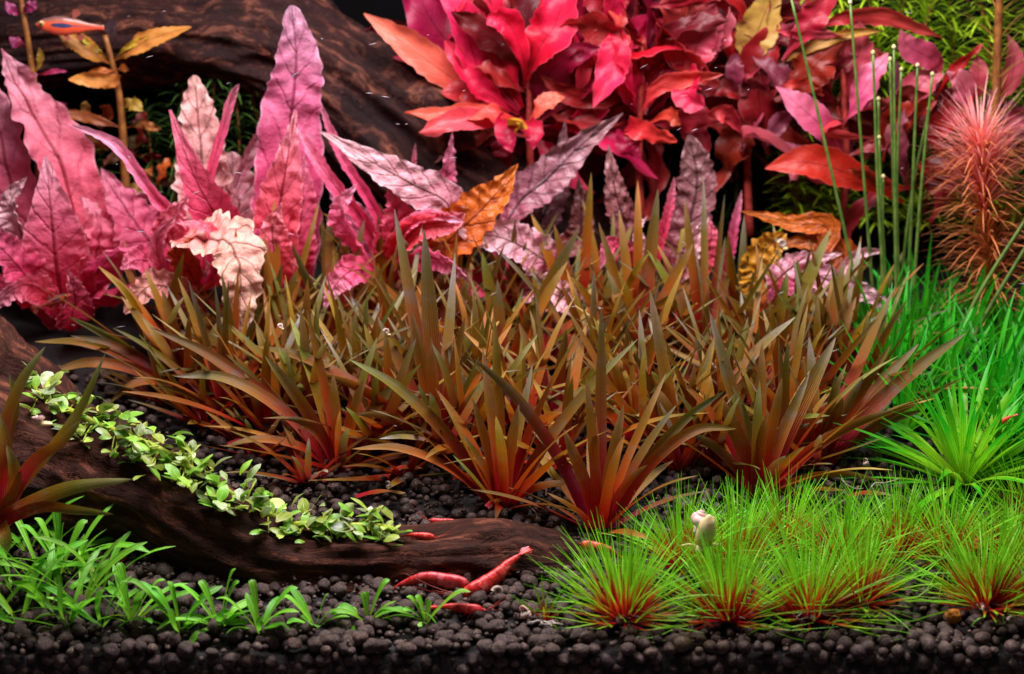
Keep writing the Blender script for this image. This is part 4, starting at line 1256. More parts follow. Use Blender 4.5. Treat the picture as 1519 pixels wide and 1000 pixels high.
le = Plant('brown_rosette', -8, 770, 'orange brown rosette before the log with a pale snail on one leaf', Y=4.5)
for pts, hw, c in [
    ([(0, 765, 0), (30, 720, -.5), (110, 560 + 60, -.8), (156, 525, -.6)], 11, (1, .85, .7)), ([(-4, 760, 0), (5, 640, -.2), (32, 565, -.2), (67, 514, 0)], 12, (1.05, .9, .9)),
    ([(2, 770, 0), (45, 690, -1.2), (90, 655, -1.4), (121, 622, -1.4)], 13, (1.1, .8, .6)), ([(0, 772, 0), (50, 745, -1), (110, 722, -1.4), (198, 711, -1.6)], 16, (1.1, .8, .75)),
    ([(0, 775, 0), (60, 752, -1.2), (110, 756, -1.6), (168, 763, -1.8)], 11, (1.15, .8, .55)), ([(-2, 775, 0), (2, 785, -1.2), (8, 800, -1.6), (10, 822, -1.6)], 15, (1.2, .8, .6)),
    ([(-2, 770, 0), (4, 700, -1), (8, 660, -1), (0, 615, -.8)], 15, (1.2, .65, .45)), ([(-6, 765, 0), (10, 660, .4), (22, 600, .6), (14, 555, .6)], 10, (.8, .8, .8)),
    ([(-4, 770, 0), (20, 720, -1), (20, 690, -1.2), (10, 660, -1.2)], 13, (1.1, .6, .5)),
    ([(-10, 770, 0), (-60, 700, -1), (-90, 640, -1), (-130, 600, -1)], 12, (1, .8, .7))]:
    le.leaf(pts, hw * .8, 'brown', (c[0] * 1.2, c[1] * 1.9, c[2] * 1.7), prof='strap', nx=4, ny=16, cup=.3, roll=15)

# ------------------------------------------------------------------ green grasses on the right
def grassy(px, py, label, n, ln, hw, mat, seed, th=(.1, 1.45), droop=(.1, .8), group=None, name='green_grass_plant', Y=None):
    pl = Plant(name, px, py, label, group=group, Y=Y)
    r = random.Random(seed)
    for i in range(n):
        az = i * 2.399 + r.uniform(-.4, .4)
        k = i / n
        t0 = th[1] - (th[1] - th[0]) * k + r.uniform(-.12, .12)
        P = arc(pl.base + Vector((math.cos(az) * .2, math.sin(az) * .2, -.1)), az, r.uniform(*ln), t0, r.uniform(*droop), 5)
        for p in P[2:]:
            p.z = max(p.z, g(p.x, p.y) + .2)
        v = r.uniform(.8, 1.15)
        pl.leaf3(P, hw * r.uniform(.75, 1.15), mat, (v, v, v), prof='needle', side=az_side(P[-1] - P[0]), roll=r.uniform(-30, 30), nx=2, ny=9, cup=.35)
    return pl


grassy(1428, 718, 'large bright green grassy rosette with lime heart, behind the fine grass tufts', 110, (5.5, 8.2), .22, 'erio', 1)
GG = 'dark green grass clumps under the thin stalks'
for i, (x, y) in enumerate(((1335, 560), (1400, 590), (1470, 600), (1515, 640), (1300, 520), (1365, 505), (1430, 520), (1500, 530), (1545, 580), (1340, 640), (1560, 690), (1310, 600), (1480, 690))):
    grassy(x, y, 'dark green grass clump growing below the thin stalks and feathery plant', 36, (4.4, 7.2), .19, 'eriodark', 50 + i, th=(.5, 1.5), droop=(0, .6), group=GG)

# thin flower stalks with button heads
stalks = [[(1276, 455), (1230, 240), (1173, -5)], [(1296, 455), (1284, 297), (1261, 3)], [(1314, 470), (1303, 297), (1295, 78)], [(1318, 480), (1306, 297), (1303, 147)],
          [(1332, 490), (1326, 297), (1320, 88)], [(1330, 480), (1328, 297), (1326, 70)], [(1336, 485), (1330, 297), (1337, 103)], [(1345, 480), (1354, 270), (1361, 97)],
          [(1352, 490), (1365, 297), (1383, 110)], [(1332, 470), (1351, 297), (1378, 162)], [(1316, 470), (1309, 330), (1304, 204)], [(1307, 470), (1309, 350), (1310, 262)]]
for i, s in enumerate(stalks):
    gp = ground(s[0][0], s[0][1] + 45)
    Y = 26.2 + .9 * math.sin(i * 2.2)
    b = at(s[0][0], s[0][1] + 40, Y)
    b.z = min(b.z, g(b.x, b.y) - .1)
    P = [b] + [at(x, y, Y) for x, y in s]
    top = P[-1]
    o = thing('flower_stalk', b, 'thin leaning stalk reaching beyond the top edge' if False else ('slender green stalk leaning left, longest of the thin stalks' if i == 0 else 'thin green flower stalk with pale button tip rising from the dark green grass'),
              'flower stalk', 'thin flower stalks over the grass')
    obj('stalk', tube(P, [.125, .115, .095, .075], 24, 8), M['stalk'], o, b)
    obj('flower_head', blob(top, (.125, .125, .15), None, 12, 8, lambda d: 1 + .12 * noise.noise(d * 5)), M['button'], o, b)
for i, s in enumerate(([(1405, 560), (1445, 450), (1535, 305)], [(1430, 545), (1455, 480), (1535, 345)])):
    Y = 22 + i
    P = [at(x, y, Y) for x, y in s]
    o = thing('grass_stalk', P[0], 'bare green stalk slanting right below the feathery orange plant', 'flower stalk', 'slanting stalks below the feathery plant')
    obj('stalk', tube(P, [.14, .13, .11], 16, 8), M['stalk'], o, P[0])

# ------------------------------------------------------------------ fine grass tufts with red bases
def blade_tuft(base, n, ln, seed, hw=.045, th=(0.05, 1.5)):
    r = random.Random(seed)
    geos = []
    for i in range(n):
        az = r.uniform(0, 6.283)
        q = r.random() ** .75
        if math.sin(az) < -.45 and q > .3 and r.random() < .6:
            az = r.choice((-az, az + r.choice((-1.1, 1.1))))
        t0 = th[1] - (th[1] - th[0]) * q ** 1.6 + r.uniform(-.1, .1)
        l = r.uniform(*ln) * (1.1 if r.random() < .8 else .75)
        rad = r.random() ** .5 * .5
        b0 = base + Vector((math.cos(az) * rad, math.sin(az) * rad, -.12))
        P = arc(b0, az + r.uniform(-.5, .5), l, t0, r.gauss(.18, .3), 6)
        for p in P[2:]:
            p.z = max(p.z, g(p.x, p.y) + .12 + .25 * r.random())
            p.y = max(p.y, -.8)
        s = az_side(P[-1] - P[0])
        s = Matrix.Rotation(r.uniform(-1.2, 1.2), 3, (P[-1] - P[0]).normalized()) @ s
        w = hw * r.uniform(.75, 1.25)
        vs_, us_ = [], []
        for k, p in enumerate(P):
            v = k / 6
            ww = s * (w * (1.1 - .95 * v ** 2))
            vs_ += [p - ww, p + ww]
            us_ += [(0, v), (1, v)]
        geos.append((vs_, [(2 * k, 2 * k + 1, 2 * k + 3, 2 * k + 2) for k in range(6)], us_, [r.random()] * 14))
    return join(geos)


def roots(base, n, seed, R=1.0):
    r = random.Random(seed)
    geos = []
    for i in range(n):
        az = r.uniform(3.4, 6.0)
        P = [base + Vector((0, 0, .1))]
        p = base.copy() + Vector((math.cos(az) * .2, math.sin(az) * .2, .3))
        for k in range(4):
            p = p + Vector((math.cos(az), math.sin(az) * .6, r.uniform(-.2, .12))) * (R / 4)
            az += r.uniform(-.8, .8)
            q = p.copy()
            q.z = max(q.z, g(q.x, q.y) + .3)
            P.append(q)
        geos.append(tube(P, [.05, .035, .02], 10, 5))
    return join(geos)


tufts = [(925, 928, 330, (3.3, 4.9), 'fine grass tuft with wine red heart, standing alone at the end of the log'),
         (1085, 942, 320, (3.4, 5.2), 'fine grass tuft rooted furthest forward, below the white snail'),
         (1200, 918, 300, (3.2, 4.9), 'fine grass tuft with white roots showing at its red base'),
         (1275, 895, 240, (3.2, 4.8), 'fine grass tuft with orange lower blades and a small coiled snail at its base'),
         (1462, 902, 340, (3.4, 4.8), 'broad fine grass tuft beside the orange fluff on the soil'),
         (1012, 842, 220, (2.9, 4.2), 'fine grass tuft filling the space from the log end to the white snail'), (1095, 835, 220, (3., 4.3), 'fine grass tuft in the cushion beside the shell of the white snail'), (1165, 815, 170, (3., 4.2), 'fine grass tuft directly before the dark crimson based brown rosette'), (1245, 835, 220, (3., 4.3), 'fine grass tuft behind the tuft with orange lower blades'), (1330, 825, 200, (2.9, 4.2), 'fine grass tuft between the orange bladed tuft and the lime hearted rosette'), (1405, 830, 240, (3.4, 4.6), 'fine grass tuft right below the lime heart of the green rosette'), (1500, 835, 240, (2.9, 4.2), 'fine grass tuft behind the broad tuft with the pale coiled snail'), (1545, 890, 200, (2.9, 4.2), 'fine grass tuft next to the broad tuft, above the grey front snail'), (1530, 780, 160, (3, 4.4), 'fine grass tuft under the drooping outer leaves of the green rosette')]
for i, (x, y, n, ln, lab) in enumerate(tufts):
    b = ground(x, y)
    b.y = max(b.y, .9)
    b.z = g(b.x, b.y) + .15
    o = thing('fine_grass_tuft', b, lab or 'fine bright green grass tuft with red base, inside the dense grass cushion', 'plant', 'fine grass tufts with red bases')
    f = obj('blades', blade_tuft(b, int(n * .88), ln, 100 + i), M['tuft'], o, b)
    f['kind'] = 'stuff'
    if i in (0, 1, 2, 4):
        obj('roots', roots(b + Vector((0, -.2, -.05)), 7 if i == 2 else 3, i, 1.3 if i == 2 else .8), M['root'], o, b)
b = ground(808, 925)
o = thing('grass_seedling', b, 'tiny sparse seedling with white roots on bare soil in front of the log', 'plant')
geos = []
r = random.Random(4)
for tx, ty, dy in ((752, 878, 0), (765, 890, -.3), (790, 860, .3), (803, 852, .2), (812, 880, -.2), (836, 872, .2), (850, 900, -.3), (830, 935, -.6), (845, 930, -.4), (806, 900, -.4), (858, 895, .2)):
    t = at(tx, ty, b.y + dy)
    P = [b + Vector((0, 0, .05)), b + (t - b) * .5 + Vector((0, 0, .15)), t]
    lv = leaf(P, .06, 'needle', nx=2, ny=6, cup=.2)
    geos.append((lv[0], lv[1], lv[2], [r.random()] * len(lv[0])))
f = obj('blades', join(geos), M['tuft'], o, b)
f['kind'] = 'stuff'
obj('roots', roots(b + Vector((0, -.15, 0)), 6, 3, .9), M['root'], o, b)

# ------------------------------------------------------------------ small green lawn plants
def lawn(px, py, label, tips, nrand, seed, ln=(2., 3.4), hw=.2, group='small green lawn plants at the front left'):
    pl = Plant('lawn_plant', px, py, label, group=group)
    r = random.Random(seed)
    for t in tips:
        tip = at(t[0], t[1], pl.Y + t[2])
        d = tip - pl.base
        P = [pl.base + Vector((0, 0, -.05)), pl.base + d * .4 + Vector((0, 0, d.length * .14)), pl.base + d * .75 + Vector((0, 0, d.length * .16)), tip]
        v = r.uniform(.9, 1.15)
        pl.leaf3(P, hw * r.uniform(.9, 1.15), 'ten', (v, v, v), prof='spat', side=az_side(d), roll=r.uniform(-30, 30), nx=4, ny=10, cup=.2)
    for i in range(nrand):
        az = i * 2.399 + r.uniform(-.4, .4)
        P = arc(pl.base + Vector((math.cos(az) * .08, math.sin(az) * .08, -.05)), az, r.uniform(*ln), r.uniform(.5, 1.35), r.uniform(.4, 1.3), 5)
        for p in P[2:]:
            p.z = max(p.z, g(p.x, p.y) + .45)
            p.y = max(p.y, -.8)
        v = r.uniform(.85, 1.15)
        pl.leaf3(P, hw * r.uniform(.75, 1.15), 'ten', (v * r.uniform(.85, 1.1), v, v), prof='spat', side=az_side(P[-1] - P[0]), roll=r.uniform(-40, 40), nx=4, ny=9, cup=.2)
    return pl


LG = 'bushy green lawn plant in the thick patch before the log'
for i, (x, y, n) in enumerate(((105, 850, 10), (60, 850, 8), (20, 880, 9), (70, 905, 11), (120, 900, 12), (150, 880, 8), (100, 932, 10), (30, 925, 8), (-10, 920, 7), (150, 930, 8), (40, 820, 6), (-20, 850, 8))):
    lawn(x, y, LG, [], max(5, n - 3), 200 + i, (3., 5.2))
lawn(90, 850, LG, [(83, 752, .5), (95, 775, .2), (28, 780, .3), (52, 768, .8), (130, 772, 1), (148, 818, 0), (178, 818, .3)], 4, 250, hw=.19)
lawn(195, 925, 'green lawn plant with long arching leaves reaching towards the yellow fallen leaf', [(180, 862, .2), (245, 860, .3), (140, 925, -.8), (175, 835, .5), (225, 925, -1)], 7, 220, (2.6, 4.))
lawn(268, 938, 'green lawn plant with a dead curled shell beside its base', [(182, 862, .3), (250, 862, .6), (225, 870, .2), (175, 930, -.2), (230, 905, -.6), (290, 925, -.5)], 6, 221, (2.4, 3.6))
lawn(325, 930, 'green lawn plant with tallest leaf bending right, before the log', [(350, 843, .5), (355, 862, .2), (295, 862, .6), (255, 868, .2), (280, 958, -1.2), (232, 935, -1), (340, 905, -.4)], 6, 222, (2, 3.2))
lawn(385, 938, 'green lawn plant with one upright paddle leaf', [(372, 860, .6), (442, 872, .5), (320, 888, .3), (335, 940, -.8), (430, 935, -.8), (415, 915, -.5)], 6, 223, (1.8, 3.))
lawn(468, 932, 'green lawn plant with a few long leaves between its paddle leaved and starry neighbours', [(488, 880, .4), (415, 885, .4), (500, 905, .2), (470, 930, -.6), (425, 925, -.4)], 3, 224, (1.5, 2.6))
lawn(545, 922, 'starry green lawn plant of six leaves on open soil', [(578, 860, .4), (540, 878, .3), (500, 902, .2), (587, 925, -.4), (505, 915, 0), (490, 912, -.3), (520, 945, -.6), (608, 910, .3)], 2, 225, (1.4, 2.2))
lawn(632, 924, 'small green lawn plant with a leaf arching to the red shrimp', [(603, 885, .2), (617, 883, .3), (638, 890, .1), (698, 878, .4), (555, 912, 0), (622, 930, -.6), (598, 905, -.2)], 1, 226, (1.2, 1.8))
for x, y, a, c in ((590, 947, 0., (1, 1, 1)), (636, 942, -1.1, (1, 1, 1)), (168, 943, .1, (2.2, 1.5, .3)), (60, 955, .5, (1.2, 1., .6)), (48, 968, .8, (1.1, 1, .6))):
    p = ground(x, y)
    p.y = max(.2, p.y); p.z = g(p.x, p.y) + .55
    d = Vector((math.cos(a), .1, math.sin(a) * .5)) * .75
    tag(obj('fallen_leaf', leaf([p - d, p + Vector((0, 0, .15)), p + d], .17, 'spat', side=Vector((0, -1, .4)), nx=4, ny=8, cup=.2), M['ten'], None, p, c),
        'yellow leaf lying on the soil by the lawn plants' if c[0] > 2 else 'loose green leaf lying on the dark soil granules', 'leaf', 'loose leaves on the soil')

# ------------------------------------------------------------------ small round-leaved plants along the log
curve = [(35, 560, 11.5), (90, 590, 10.2), (150, 618, 9.0), (205, 640, 8.2), (260, 664, 7.3), (305, 698, 6.6), (365, 732, 6.1), (430, 765, 6.1), (500, 768, 6.1), (560, 768, 6.2)]
BG = 'small round-leaved green plants creeping along the log'
BL = ['small green creeping plant at the upper end of the log by the brown branch', 'round leaved green creeping plant on the log, next to the spread brown rosette', None, None,
      'green creeping plant with a ruffled curl of leaves standing up on the log', None, 'pale green creeping plant where the log bends', 'green creeping plant on the log beside a loose snail shell',
      'green creeping plant hanging over the log edge below the crimson rosette', 'last small green creeping plant of the row, thin and yellow stemmed']
r = random.Random(77)
for i in range(len(curve)):
    a = curve[i]
    b_ = curve[min(i + 1, len(curve) - 1)] if i < len(curve) - 1 else (590, 775, 6.2)
    base = at(a[0], a[1] + 8, a[2])
    o = thing('creeping_plant', base, BL[i] or 'small round leaved green plant in the middle of the row creeping over the log', 'plant', BG)
    P = [at(a[0], a[1] + 14, a[2]), at((a[0] + b_[0]) / 2, (a[1] + b_[1]) / 2 + 12, (a[2] + b_[2]) / 2 - .6), at(b_[0], b_[1] + 14, b_[2])]
    obj('rhizome', tube([q + Vector((0, -.3, .12)) for q in P], [.2, .17, .15], 10, 7), M['stemgreen'], o, base)
    C = crom(P, 24)
    for k in range(37 if i < 8 else 28):
        c = C[r.randrange(25)]
        az = r.uniform(0, 6.283)
        wide = .9 if i < 6 else .6
        dy_ = r.uniform(-2.3, 1.2) * wide
        st = c + Vector((r.uniform(-.4, .4), dy_, r.uniform(-.1, .75) + (.42 * dy_ if dy_ < 0 else .15)))
        ln = r.uniform(.5, 1.2)
        t0 = r.uniform(.1, 1.1)
        Q = arc(st, az, ln, t0, r.uniform(.2, 1.), 4)
        v = r.uniform(.8, 1.25)
        pal = r.random()
        cc = (v * 1.15, v * 1.12, v * 1.45) if pal > .72 else ((v * .75, v * 1.15, v * .4) if pal < .38 else (v * 1.1, v * 1.1, v * .6))
        obj('leaf', leaf(Q, ln * r.uniform(.25, .36), 'oval', side=az_side(Q[-1] - Q[0]), roll=r.uniform(-30, 30), nx=4, ny=7, cup=r.uniform(-.3, .35), seed=k, ruf=.08, rufn=2), M['buce'], o, base, cc)
        if k % 3 == 0:
            obj('petiole', tube([c, (c + st) / 2 + Vector((0, -.05, .1)), st + Vector((0, 0, .02))], [.05, .04], 5, 5), M['stemgreen'], o, base)

# ------------------------------------------------------------------ shrimp, fish, snails
def animal_red(name, c1, c2, c3):
    t = NT(name)
    tc = t.n('TexCoord')
    oc = tc.outputs['Object']
    sep = t.n('SeparateXYZ')
    t.l(tc.outputs['UV'], sep.inputs[0])
    nz = t.noise(420., 5, .7, oc)
    col = t.mix(t.smooth(nz, .3, .62), c2, c1)
    col = t.mix(t.m('MULTIPLY', t.smooth(t.noise(200., 4, .7, oc), .46, .66), .7), col, c3)
    # darker, thinner rings where the shell segments overlap
    ph = t.m('FRACT', t.m('MULTIPLY', sep.outputs[1], 11.))
    ring = t.m('SUBTRACT', 1., t.smooth(t.m('ABSOLUTE', t.m('SUBTRACT', ph, .5)), .02, .12))
    ring = t.m('MULTIPLY', ring, t.smooth(sep.outputs[1], .38, .44))
    col = t.mix(t.m('MULTIPLY', ring, .35), col, c2)
    col = t.mix(1., col, t.n('ObjectInfo').outputs['Color'], 'MULTIPLY')
    p = t.n('BsdfPrincipled')
    t.l(col, p.inputs['Base Color'])
    p.inputs['Roughness'].default_value = .36
    p.inputs['Subsurface Weight'].default_value = .45
    p.inputs['Subsurface Radius'].default_value = (.002, .0006, .0004)
    p.inputs['Subsurface Scale'].default_value = 1.
    b = t.n('Bump')
    b.inputs['Strength'].default_value = .35
    b.inputs['Distance'].default_value = .0004
    t.l(t.m('ADD', nz, ring), b.inputs['Height'])
    t.l(b.outputs[0], p.inputs['Normal'])
    t.l(p.outputs[0], t.out.inputs[0])
    return t.mat


M['shrimp'] = animal_red('red_shrimp', hx('#c8342e'), hx('#861416'), hx('#d89090'))
M['feeler'] = plain('red_feeler', hx('#b04438'), hx('#7a2420'), 300., .5, 0.)


def shrimp(pts, Y, rpx, label, color=(1, 1, 1), legs=True, ant=True, dys=None, flip=1, seed=0):
    """pts: pixels from the head tip to the tail tip"""
    dys = dys or [0] * len(pts)
    P = [at(x, y, Y + d) for (x, y), d in zip(pts, dys)]
    R = rpx / ppu(P[0])
    mid = P[len(P) // 2]
    base = mid - Vector((0, 0, R * 1.5))
    o = thing('shrimp', base, label, 'shrimp', 'red shrimps')
    n, m = 56, 18
    C = crom(P, n)
    T, _ = frames(C, Vector((0, 1, 0)))
    prof = [(0, .02), (.06, .12), (.11, .34), (.18, .74), (.28, 1.), (.38, 1.04), (.46, 1.), (.6, .88), (.75, .66), (.86, .42), (.93, .30), (1, .16)]
    verts, faces, uvs = [], [], []
    ups, sides = [], []
    for j, c in enumerate(C):
        v = j / n
        up = Vector((0, 0, 1)) - T[j] * T[j].z
        up.normalize()
        sd = T[j].cross(up)
        ups.append(up); sides.append(sd)
        rr = R * interp(prof, v)
        if v > .4:
            f = (v - .4) * 11 % 1
            rr *= 1 + .035 * (f - .5)
        for k in range(m):
            a = 2 * math.pi * k / m
            ca, sa = math.cos(a), math.sin(a)
            hh = sa * (1.0 if sa > 0 else (.95 if v < .42 else .8))
            q = c + sd * (ca * rr * .72) + up * (hh * rr)
            verts.append(q)
            uvs.append((k / m, v))
    for j in range(n):
        for k in range(m):
            k2 = (k + 1) % m
            faces.append((j * m + k, j * m + k2, (j + 1) * m + k2, (j + 1) * m + k))
    faces.append(tuple(range(m - 1, -1, -1)))
    faces.append(tuple(n * m + k for k in range(m)))
    # tail fan and rostrum grow out of the same mesh
    tl = T[-1]
    geos = [(verts, faces, uvs)]
    for s, ln in ((-.75, 1.15), (-.35, 1.35), (0, 1.2), (.35, 1.35), (.75, 1.15)):
        d = (tl + sides[-1] * s * .9 - ups[-1] * .12).normalized()
        e = C[-2] - tl * R * .1
        lf = leaf([e, e + d * R * ln * .6, e + d * R * ln * 1.25], R * .26, 'spat', side=sides[-1] + ups[-1] * .3 * (1 if s > 0 else -1), nx=4, ny=6, cup=.3)
        geos.append((lf[0], lf[1], [(u, .98) for u, v in lf[2]]))
    geos.append(leaf([C[3] + ups[3] * R * .1, C[1] + ups[1] * R * .25, C[0] - T[0] * R * .7 + ups[0] * R * .25], R * .1, 'needle', side=ups[2], nx=2, ny=5, cup=.1))
    obj('body', join(geos)[:3], M['shrimp'], o, base, color)
    for s in (-1, 1):
        j = int(.11 * n)
        e = C[j] + sides[j] * s * R * .36 + ups[j] * R * .26
        obj('eye', blob(e, (R * .14,) * 3, None, 10, 7), M['eye'], o, base)
    rr = random.Random(seed)
    if ant:
        for s in (-1, 1):
            for q in (0, 1):
                d = (-T[0] + sides[0] * s * (.35 + .3 * q) + ups[0] * (.5 - .3 * q) + Vector((0, -.1, .1))).normalized()
                e = C[2]
                L_ = R * (6. if q == 0 else 3.2)
                obj('antenna', tube([e, e + d * L_ * .5, e + d * L_ + ups[0] * R * .5 * (1 - q)], [R * .06, R * .04, R * .022], 8, 5), M['feeler'], o, base)
    if legs:
        for k in range(5):
            j = int((.16 + .055 * k) * n)
            for s in (-1, 1):
                e = C[j] - ups[j] * R * .75 + sides[j] * s * R * .3
                kn = e + sides[j] * s * R * .45 - ups[j] * R * .35 - T[j] * R * .25 * (2 - k)
                ft = kn - ups[j] * R * .95 + sides[j] * s * R * .1 - T[j] * R * .15 * (2 - k)
                obj('leg', tube([e, kn, ft], [R * .1, R * .075, R * .045], 8, 5), M['feeler'], o, base)
        for k in range(5):
            j = int((.48 + .075 * k) * n)
            e = C[j] - ups[j] * R * .6
            d = (-ups[j] + T[j] * .5).normalized()
            obj('swimmeret', leaf([e, e + d * R * .35, e + d * R * .7], R * .16, 'oval', side=T[j], nx=2, ny=4, cup=.1), M['shrimp'], o, base, color)
    return o


shrimp([(700, 868), (688, 866), (662, 862), (632, 858), (605, 864), (585, 872)], 3.1, 11.5, 'plump dark red shrimp with pale head, lying level against the log', (1., .75, .85), dys=[-.2, -.1, 0, 0, .1, .2])
shrimp([(680, 884), (694, 880), (714, 871), (738, 854), (757, 835), (773, 822)], 2.9, 14, 'large bright red shrimp climbing with tail raised, head at another shrimp', (1.2, .95, .85), dys=[-.5, -.4, -.2, .2, .6, .9])
shrimp([(722, 905), (712, 905), (698, 904), (680, 902), (664, 900), (648, 900)], 1.1, 8.5, 'small scarlet shrimp on open soil below the two large shrimps', (1.35, .8, .75))
shrimp([(858, 806), (866, 808), (878, 811), (892, 813), (905, 816), (916, 822)], 4.3, 8.5, 'small red shrimp half hidden behind the lone grass tuft on the log end', (1.2, .9, .85), ant=False, legs=False)
shrimp([(634, 771), (642, 773), (652, 775), (664, 774), (674, 774), (680, 777)], 6.6, 6, 'tiny dark red shrimp on the soil at the upper edge of the log', (.95, .7, .75))
shrimp([(648, 798), (641, 797), (632, 796), (620, 795), (610, 794), (601, 795)], 5.0, 6, 'tiny orange red shrimp resting on the log face', (1.2, .85, .6))
shrimp([(1468, 642), (1473, 637), (1480, 632), (1488, 626), (1496, 620), (1503, 617)], 12.5, 5.5, 'tiny red shrimp perched in the green grass leaves', (1.4, .9, .6), ant=False)
shrimp([(165, 845), (169, 840), (174, 834), (180, 828), (185, 823), (190, 818)], 4.4, 5, 'tiny translucent red shrimp on soil between lawn plants and log', (1., .7, .7), ant=False)


def fish_mat():
    t = NT('fish_orange')
    tc = t.n('TexCoord')
    sep = t.n('SeparateXYZ')
    t.l(tc.outputs['UV'], sep.inputs[0])
    h, s = sep.outputs[0], sep.outputs[1]         # h 0 belly..1 back, s 0 head..1 tail
    col = t.ramp(h, [(0, hx('#d8604a')), (.35, hx('#e0522c')), (.62, hx('#d85a34')), (.8, hx('#8a5648')), (1, hx('#5c4440'))])
    dx = t.m('DIVIDE', t.m('SUBTRACT', s, .40), .17)
    dh = t.m('DIVIDE', t.m('SUBTRACT', h, .52), .13)
    e = t.m('ADD', t.m('MULTIPLY', dx, dx), t.m('MULTIPLY', dh, dh))
    patch = t.m('SUBTRACT', 1., t.smooth(e, .75, 1.1))
    ln = t.m('MULTIPLY', t.m('SUBTRACT', 1., t.smooth(t.m('ABSOLUTE', t.m('SUBTRACT', h, .53)), .02, .06)), t.smooth(s, .5, .56))
    ln = t.m('MULTIPLY', ln, t.m('SUBTRACT', 1., t.smooth(s, .9, .95)))
    nz = t.noise(700., 3, .6, tc.outputs['Object'])
    col = t.mix(t.m('MAXIMUM', patch, ln), col, t.mix(nz, hx('#1a1c30'), hx('#46507a')))
    p = t.n('BsdfPrincipled')
    t.l(col, p.inputs['Base Color'])
    p.inputs['Roughness'].default_value = .3
    p.inputs['Metallic'].default_value = .15
    b = t.n('Bump')
    b.inputs['Strength'].default_value = .15
    b.inputs['Distance'].default_value = .0003
    t.l(nz, b.inputs['Height'])
    t.l(b.outputs[0], p.inputs['Normal'])
    t.l(p.outputs[0], t.out.inputs[0])
    return t.mat


M['fish'] = fish_mat()
M['fin'] = plain('fish_fin', hx('#c86a54'), hx('#8a4a44'), 300., .4, .1, trans=.5)
M['findark'] = plain('fish_fin_dark', hx('#4a3438'), hx('#2c2024'), 300., .4, .1, trans=.4)
M['iris'] = plain('fish_iris', hx('#d8b070'), hx('#a87c48'), 600., .25, .1)


def fish(hx_, hy_, tx, ty, Y, hpx, label, dy=0.):
    A, Bp = at(hx_, hy_, Y), at(tx, ty, Y + dy)
    ax = (Bp - A)
    Ln = ax.length
    ax.normalize()
    up = Vector((0, 0, 1)) - ax * ax.z
    up.normalize()
    sd = ax.cross(up)
    Hh = hpx / ppu(A)
    base = (A + Bp) / 2 - up * Hh
    o = thing('small_fish', base, label, 'fish', 'small orange fish')
    prof = [(0, .06), (.05, .34), (.14, .68), (.3, .98), (.42, 1.), (.6, .78), (.8, .4), (.92, .26), (1, .27)]
    n, m = 40, 20
    verts, faces, uvs = [], [], []
    for j in range(n + 1):
        v = j / n
        rr = Hh * interp(prof, v)
        c = A + ax * (Ln * .84 * v)
        for k in range(m):
            a = 2 * math.pi * k / m
            verts.append(c + sd * math.cos(a) * rr * .5 + up * (math.sin(a) * rr * (1 if math.sin(a) > 0 else 1.05)))
            uvs.append((math.sin(a) * .5 + .5, v))
    for j in range(n):
        for k in range(m):
            faces.append((j * m + k, j * m + (k + 1) % m, (j + 1) * m + (k + 1) % m, (j + 1) * m + k))
    faces.append(tuple(range(m - 1, -1, -1)))
    faces.append(tuple(n * m + k for k in range(m)))
    obj('body', (verts, faces, uvs), M['fish'], o, base)
    def fin(name, v0, h0, d, l, w, mat='fin'):
        e = A + ax * (Ln * .84 * v0) + up * (h0 * Hh * interp(prof, v0))
        obj(name, leaf([e, e + d * l * .5, e + d * l], w, 'spat', side=ax - d * ax.dot(d), nx=4, ny=6, cup=.05), M[mat], o, base)
    for s in (-1, 1):
        fin('tail_fin', .97, 0, (ax + up * .42 * s).normalized(), Ln * .2, Ln * .055, 'findark' if hpx > 8 else 'fin')
    fin('dorsal_fin', .55, .9, (up + ax * .55).normalized(), Hh * 1.15, Ln * .05)
    fin('anal_fin', .62, -.9, (-up + ax * .7).normalized(), Hh * .9, Ln * .05)
    fin('pelvic_fin', .42, -.9, (-up + ax * .9 + sd * .2).normalized(), Hh * .8, Ln * .035)
    for s in (-1, 1):
        c = A + ax * (Ln * .84 * .105) + up * Hh * .12 + sd * s * Hh * .24
        e = obj('eye', blob(c, (Hh * .32, Hh * .32, Hh * .32), None, 14, 9), M['iris'], o, base)
        p = obj('pupil', blob(c + sd * s * Hh * .19, (Hh * .17,) * 3, None, 10, 7), M['eye'], e, base)
    return o


fish(52, 36, 174, 42, 30.5, 14, 'slim orange fish with a dark flank patch, swimming before the grooved trunk')
fish(104, 437, 48, 460, 23.5, 6.5, 'tiny orange fish with dark stripe, beside the dark base of the pink leaf', .6)


def spiral_shell(c, R, turns, k, rise, axis, up, tube_k=.52, n=70, m=10):
    """coiled shell: whorls round 'axis', growing with turn"""
    axis = Vector(axis).normalized()
    e1 = Vector(up) - axis * Vector(up).dot(axis)
    e1.normalize()
    e2 = axis.cross(e1)
    verts, faces, uvs = [], [], []
    for j in range(n + 1):
        t = j / n
        a = t * turns * 2 * math.pi
        s = math.exp(-k * (1 - t) * turns)
        rad = R * s * (1 - tube_k)
        tr = R * s * tube_k
        d = e1 * math.cos(a) + e2 * math.sin(a)
        cc = Vector(c) + d * rad + axis * (rise * R * (1 - s))
        for q in range(m):
            b = 2 * math.pi * q / m
            verts.append(cc + (d * math.cos(b) + axis * math.sin(b)) * tr)
            uvs.append((q / m, t))
    for j in range(n):
        for q in range(m):
            faces.append((j * m + q, j * m + (q + 1) % m, (j + 1) * m + (q + 1) % m, (j + 1) * m + q))
    faces.append(tuple(range(m)))
    faces.append(tuple(n * m + q for q in range(m - 1, -1, -1)))
    return verts, faces, uvs


